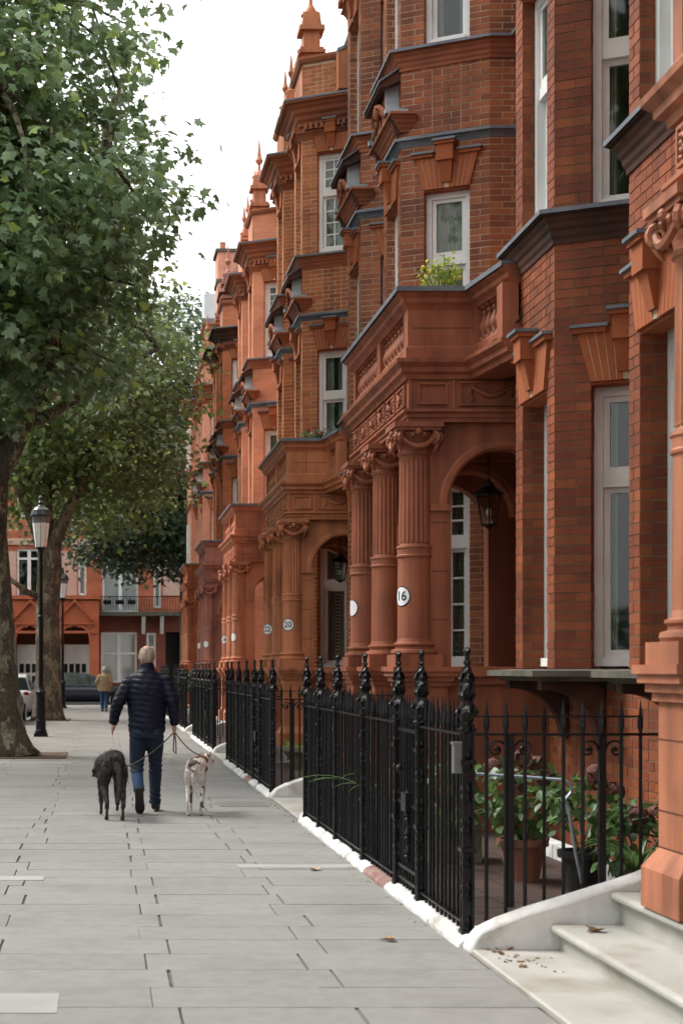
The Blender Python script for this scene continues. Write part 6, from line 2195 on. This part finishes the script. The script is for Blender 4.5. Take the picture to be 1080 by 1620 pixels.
def pot_plant(x, y, r, h, kind, label, mat, fol=.3, fh=.45, flowers=0, nl=260, name='potted_plant'):
    t = thing(name, (x, y, 0), label, 'plant', 'potted plants behind the near railings')
    if h > 0:
        p = MB()
        if kind == 'round': p.lathe((x, y, 0), [(r * .68, 0), (r * .92, h * .82), (r * 1.08, h * .83), (r * 1.1, h), (r * .95, h), (r * .9, h * .9)], 20)
        else:
            p.prism([(x - r, y - r, 0), (x + r, y - r, 0), (x + r, y + r, 0), (x - r, y + r, 0)], (0, 0, h))
            p.prism([(x - r - .02, y - r - .02, h), (x + r + .02, y - r - .02, h), (x + r + .02, y + r + .02, h), (x - r - .02, y + r + .02, h)], (0, 0, .04))
        p.build('pot', mat, t)
    C_, ps, ou = crown_points([(x, y, h + fh * .5, fol, fol, fh * .55)], max(4, nl // 8), 8, .05)
    ps[:, 2] = np.maximum(ps[:, 2], h * .9)
    attach(leaves_mesh('foliage', ps, ou, .10, M['leafP'], OVAL, OVAL_F, .6), 'foliage', t)
    st = MB()
    for i in range(9):
        c = C_[i % len(C_)]
        st.tube([(x + random.uniform(-.03, .03), y, h * .9), (c[0] * .5 + x * .5, c[1] * .5 + y * .5, (h + c[2]) / 2), tuple(c)], .006, 5)
    st.build('stem', M['leafP'], t, stuff=True)
    for i in range(flowers):
        a = random.uniform(0, 6.28); rr = fol * random.uniform(.2, .9)
        c = (x + rr * math.cos(a), y - abs(rr * math.sin(a)) * .8, h + fh * random.uniform(.6, 1.05))
        f = MB()
        for q in range(46):
            d = Vector((random.gauss(0, 1), random.gauss(0, 1), random.gauss(0, .8))).normalized()
            p0 = Vector(c) + d * .062
            u = d.orthogonal().normalized() * .017; v = d.cross(u).normalized() * .017
            b = f.pts([p0 - u - v, p0 + u - v + d * .004, p0 + u + v, p0 - u + v + d * .004]); f.face([b, b + 1, b + 2, b + 3])
        f.build('flower', M['hyd'], t, fix=False)
    return t
pot_plant(2.97, 10.75, .165, .30, 'round', 'hydrangea with faded purple heads in a round terracotta pot', M['terracotta_pot'], .30, .55, 5, 300)
pot_plant(3.22, 10.2, .15, .28, 'round', 'leafy plant in a black pot with a faded flower, right of the terracotta pot', M['black_pot'], .32, .50, 3, 280)
pot_plant(2.72, 11.9, .20, .26, 'square', 'bright leafy shrub in a square stone trough behind the corner post', M['stone_pot'], .28, .62, 0, 320)
pot_plant(3.45, 9.75, .15, .22, 'round', 'hydrangea with a brown flower head beside the near brick pier', M['black_pot'], .26, .45, 2, 220)
def strap_plant(x, y, z, n, ln, label, mat=None, lean=(0, 0)):
    t = thing('strap_leaved_plant', (x, y, z), label, 'plant', 'strap-leaved plants behind the railings')
    for i in range(n):
        a = random.uniform(0, 6.28); l_ = ln * random.uniform(.7, 1.1)
        dx, dy = math.cos(a) * .8 + lean[0], math.sin(a) * .8 + lean[1]
        mb = MB(); prev = None
        sx, sy = -dy, dx
        q_ = math.hypot(sx, sy) or 1; sx /= q_; sy /= q_
        for j in range(8):
            u = j / 7
            w_ = .014 * (1 - u ** 2) + .001
            c = (x + dx * l_ * u * .7, y + dy * l_ * u * .7, z + l_ * (u * 1.0 - .75 * u * u))
            b = mb.pts([(c[0] - sx * w_, c[1] - sy * w_, c[2]), (c[0], c[1], c[2] - .004), (c[0] + sx * w_, c[1] + sy * w_, c[2])])
            if prev is not None: mb.face([prev, prev + 1, b + 1, b]); mb.face([prev + 1, prev + 2, b + 2, b + 1])
            prev = b
        mb.build('leaf', mat or M['leafP'], t, fix=False)
strap_plant(3.3, 9.4, .22, 26, .62, 'grassy strap-leaved plant right of the handrail behind the near railings')
strap_plant(2.6, 11.4, .22, 22, .7, 'arching strap-leaved plant behind the nearest corner post')
strap_plant(2.22, 11.9, .45, 7, .62, 'long green blades poking out between the bars of the nearest railings', lean=(-.9, -.5))
strap_plant(2.2, 12.9, .45, 6, .55, 'green blades poking through the bars near the far end of the nearest railings', lean=(-.9, -.4))

def balcony_plant(x, y, z, label, mat, n=200, r=.3, h=.22, flowers=None):
    t = thing('balcony_plant', (x, y, z), label, 'plant', 'plants on the porch balconies')
    p = MB(); p.prism([(x - .08, y - r, z), (x + .08, y - r, z), (x + .1, y - r, z + .16), (x - .1, y - r, z + .16)], (0, 2 * r, 0)); p.build('trough', M['terracotta_pot'], t)
    C_, ps, ou = crown_points([(x, y, z + .2 + h * .4, .16, r, h * .7)], n // 6, 6, .04)
    attach(leaves_mesh('foliage', ps, ou, .055, mat, LEAF_S, LEAF_SF, .4), 'foliage', t)
    st = MB()
    for c in C_[:14]: st.tube([(x, (c[1] + y) / 2, z + .15), tuple(c)], .004, 4)
    st.build('stem', M['leafP'], t, stuff=True)
    if flowers:
        for i in range(3):
            c = C_[RNG.integers(len(C_))]
            f = MB(); f.ball((c[0] - .05, c[1] - .05, c[2] + .05), .03, 8, 6); f.build('flower', flowers, t)
# trailing plants along the near edge of the two nearest full balconies
def rotated_plant(k, x0, x1, z, label, mat, n, h, flowers=None):
    y = PY[k] + .07
    t = thing('balcony_plant', ((x0 + x1) / 2, y, z), label, 'plant', 'plants on the porch balconies')
    p = MB(); p.box(x0, x1, y + .16, y + .36, z - .14, z + .02); p.build('trough', M['terracotta_pot'], t)
    C_, ps, ou = crown_points([((x0 + x1) / 2, y + .22, z + h * .45, (x1 - x0) * .5, .12, h * .5), ((x0 + x1 * 2) / 3, y + .2, z + h * .7, (x1 - x0) * .25, .1, h * .5)], n // 6, 6, .035)
    attach(leaves_mesh('foliage', ps, ou, .05, mat, LEAF_S, LEAF_SF, .4), 'foliage', t)
    st = MB()
    for c in C_[:16]: st.tube([((c[0] + x0 + x1) / 3 + .001, y + .25, z), tuple(c)], .004, 4)
    st.build('stem', M['leafP'], t, stuff=True)
    if flowers:
        for i in range(5):
            c = C_[RNG.integers(len(C_))]
            f = MB(); f.ball((c[0], c[1] - .06, c[2] + .05), .022, 8, 6); f.build('flower', flowers, t)
rotated_plant(1, 2.98, 3.36, 4.99, 'yellow-green flowering plant on the balcony above the porch numbered 16', M['yellowleaf'], 300, .36, nmat('yellow_petal', (.6, .5, .08), (.5, .4, .05), 5, .6))
rotated_plant(2, 3.0, 3.45, 4.99, 'grey-green plant with a red flower on the balcony of the porch numbered 20', M['leafA'], 300, .18, M['redflower'])
# shrub behind the farther railings
t = thing('small_shrub', (2.3, 38.5, .0), 'small round shrub showing above the farther railings beside the jacket', 'shrub')
C_, ps, ou = crown_points([(2.25, 38.5, 1.15, .28, .5, .35)], 60, 10, .06)
attach(leaves_mesh('foliage', ps, ou, .07, M['leafC'], LEAF_S, LEAF_SF), 'foliage', t)
mb = MB(); mb.tube([(2.25, 38.5, 0), (2.25, 38.5, 1.1)], .03, 6); mb.build('trunk', M['bark2'], t)
# stone trough with grass and a blue bucket in the second area
t = thing('stone_planter', (2.75, 20.3, 0), 'low lichened stone planter with grass, behind the second railing run', 'planter')
mb = MB(); mb.lathe((2.75, 20.3, 0), [(.22, 0), (.22, .08), (.16, .14), (.30, .34), (.36, .40), (.36, .46), (.3, .46)], 20); mb.build('pot', M['stone_pot'], t)
n = 260
ps = np.stack([2.75 + RNG.uniform(-.28, .28, n), 20.3 + RNG.uniform(-.28, .28, n), np.full(n, .46)], 1)
attach(leaves_mesh('grass', ps, np.tile([0, 0, 1.0], (n, 1)), .09, M['yellowleaf'], LANCE, [(0, 1, 2, 3), (0, 3, 4, 5)], .1), 'grass', t)
t = thing('blue_bucket', (3.05, 20.9, 0), 'blue bucket standing behind the stone planter', 'bucket')
mb = MB(); mb.lathe((3.05, 20.9, 0), [(.11, 0), (.15, .52), (.165, .53), (.165, .56), (.14, .56), (.13, .4)], 18); mb.build('bucket_body', nmat('blue_plastic', (.03, .12, .25), (.03, .1, .2), 3, .45), t)
mb = MB(); mb.tube([(3.05 + .16 * math.cos(a), 20.9, .55 + .12 * math.sin(a)) for a in [math.pi * i / 12 for i in range(13)]], .006, 5); mb.build('handle', M['iron'], t)

# ------------------------------------------------------------------ fallen leaves
M['dead_leaf'] = nmat('dead_leaf', (0.22, 0.13, 0.05), (0.10, 0.05, 0.03), 20, .8, rand='island')
M['dead_leafo'] = nmat('pale_dead_leaf', (0.42, 0.30, 0.18), (0.34, 0.25, 0.14), 20, .8)
def dead(x, y, z, s, rz, label, mat=None):
    me = bpy.data.meshes.new('fallen_leaf')
    co = LEAF.copy() * s; co[:, 1] -= s * .4; co[:, 2] = np.abs(co[:, 0]) * .35 + .002 + RNG.uniform(0, .008, len(co))
    me.from_pydata(co.tolist(), [], LEAF_F); me.materials.append(mat or M['dead_leafo'])
    o = bpy.data.objects.new('fallen_leaf', me); COL.objects.link(o); o.location = (x, y, z); o.rotation_euler = (0, 0, rz)
    tag(o, label, 'leaf', 'fallen leaves')
dead(1.57, 11.3, .003, .10, .4, 'curled pale leaf lying on the paving left of the railings, farther of two')
dead(1.57, 8.36, .003, .09, 1.4, 'small pale leaf lying on the paving left of the nearest white plinth')
dead(2.52, 7.78, .152, .11, 2.2, 'olive dead leaf on the lower step beside the white side wall', M['dead_leaf'])
n = 34
ps = np.stack([2.02 + np.abs(RNG.normal(0, .11, n)), 7.75 + RNG.normal(0, .16, n), np.full(n, .022)], 1)
me = leaves_mesh('leaf_litter', ps, RNG.normal(0, 1, (n, 3)) * [1, 1, .05], .05, M['dead_leaf'], LEAF_S, LEAF_SF, 1.4)
o = bpy.data.objects.new('leaf_litter', me); COL.objects.link(o); o['kind'] = 'stuff'
n = 160
yy = RNG.uniform(8, 30, n)
ps = np.stack([1.89 - np.abs(RNG.normal(0, .03, n)), yy, np.full(n, .006)], 1)
me = leaves_mesh('leaf_litter', ps, RNG.normal(0, 1, (n, 3)) * [1, 1, .05], .022, M['dead_leaf'], LEAF_S, LEAF_SF, 1.4)
o = bpy.data.objects.new('leaf_litter', me); COL.objects.link(o); o['kind'] = 'stuff'

# ------------------------------------------------------------------ far end of the terrace
kx = M['tc5']
t = thing('end_house', (3.5, 60, 0), 'pale end house with a square turret, last in the row', 'house', None)
mb = MB()
def wbox(mb, x0, x1, y0, y1, z0, z1):
    for q0, q1 in (((x1, y0), (x0, y0)), ((x0, y0), (x0, y1)), ((x0, y1), (x1, y1))):
        wall_face(mb, q0, q1, z0, z1)
wbox(mb, 3.45, 9, 59.3, 62.2, 0, 12.0); wbox(mb, 4.1, 9, 59.6, 61.8, 12.0, 15.0)
mb.build('wall', M['wall5'], t, fix=False)
mb = MB()
for z_, h_, o_ in ((4.7, .25, .18), (7.8, .15, .1), (9.0, .2, .14), (11.6, .4, .3)):
    mb.sweep(cornice_profile(z_, h_, o_), [(9, 59.3), (3.45, 59.3), (3.45, 62.2), (9, 62.2)])
for z_, h_, o_ in ((13.2, .12, .08), (14.8, .25, .18)):
    mb.sweep(cornice_profile(z_, h_, o_), [(9, 59.6), (4.1, 59.6), (4.1, 61.8), (9, 61.8)])
mb.build('cornice', M['tc5'], t)
for z0, z1 in ((1.6, 3.8), (5.2, 7.2), (9.4, 11)):
    add_window(t, (3.44, 59.5), (3.44, 62.2), .4, 1.2, z0, z1, dep=-.10, curtain=0)
t = thing('rooftop_tank', (4.4, 60.6, 15.05), 'pale grey-white boxy water tank on the turret of the end house', 'tank')
mb = MB(); mb.box(4.0, 4.75, 59.8, 61.2, 15.32, 16.3); o = mb.build('tank_body', nmat('pale_tank', (.6, .62, .64), (.52, .54, .56), 2, .5), t)
mb = MB(); mb.box(3.95, 4.8, 59.75, 61.25, 15.06, 15.31); mb.build('plinth', M['lead'], t)
# chimney stack
t = thing('chimney_stack', (4.5, 54.6, 12), 'tall pale chimney stack with stone bands rising behind the pointed roof', 'chimney')
mb = MB()
wbox(mb, 4.1, 5.3, 54.2, 55.4, 12, 16.4)
mb.build('shaft', M['wall5'], t, fix=False)
mb = MB()
for z_ in (13.4, 15.3): mb.box(4.05, 5.35, 54.15, 55.45, z_, z_ + .12)
mb.box(4.02, 5.38, 54.12, 55.48, 16.4, 16.5); mb.build('band', M['stone'], t)
mb = MB(); mb.lathe((4.3, 54.5, 16.5), [(.12, 0), (.10, .25), (.12, .3)], 10); mb.build('chimney_pot', M['tc5'], t)
# pointed roof over the bay of the fourth house, as a part of that house
mb = MB()
yb4 = bay_b(4)
base = [(XW, yb4 - .5), (XC - .05, yb4 - .55), (XF - .1, yb4 - .05), (XF - .1, yb4 + 1.17), (XC - .05, yb4 + 1.65), (XW, yb4 + 1.6)]
ap_ = Vector((XC - .1, yb4 + .56, 14.3))
for i in range(5):
    a, b2 = Vector((*base[i], 12.75)), Vector((*base[i + 1], 12.75))
    for q in range(14):
        t0, t1 = q / 14, (q + 1) / 14
        p = [a.lerp(ap_, t0), b2.lerp(ap_, t0), b2.lerp(ap_, t1), a.lerp(ap_, t1)]
        o_ = (Vector(((a + b2) / 2).to_tuple()) - ap_).normalized() * .03
        b = mb.pts([p[0] + o_, p[1] + o_, p[2], p[3], p[0], p[1]])
        mb.face([b, b + 1, b + 2, b + 3]); mb.face([b, b + 1, b + 5, b + 4])
mb.build('tile_roof', M['rooftile'], houses[4], fix=False)
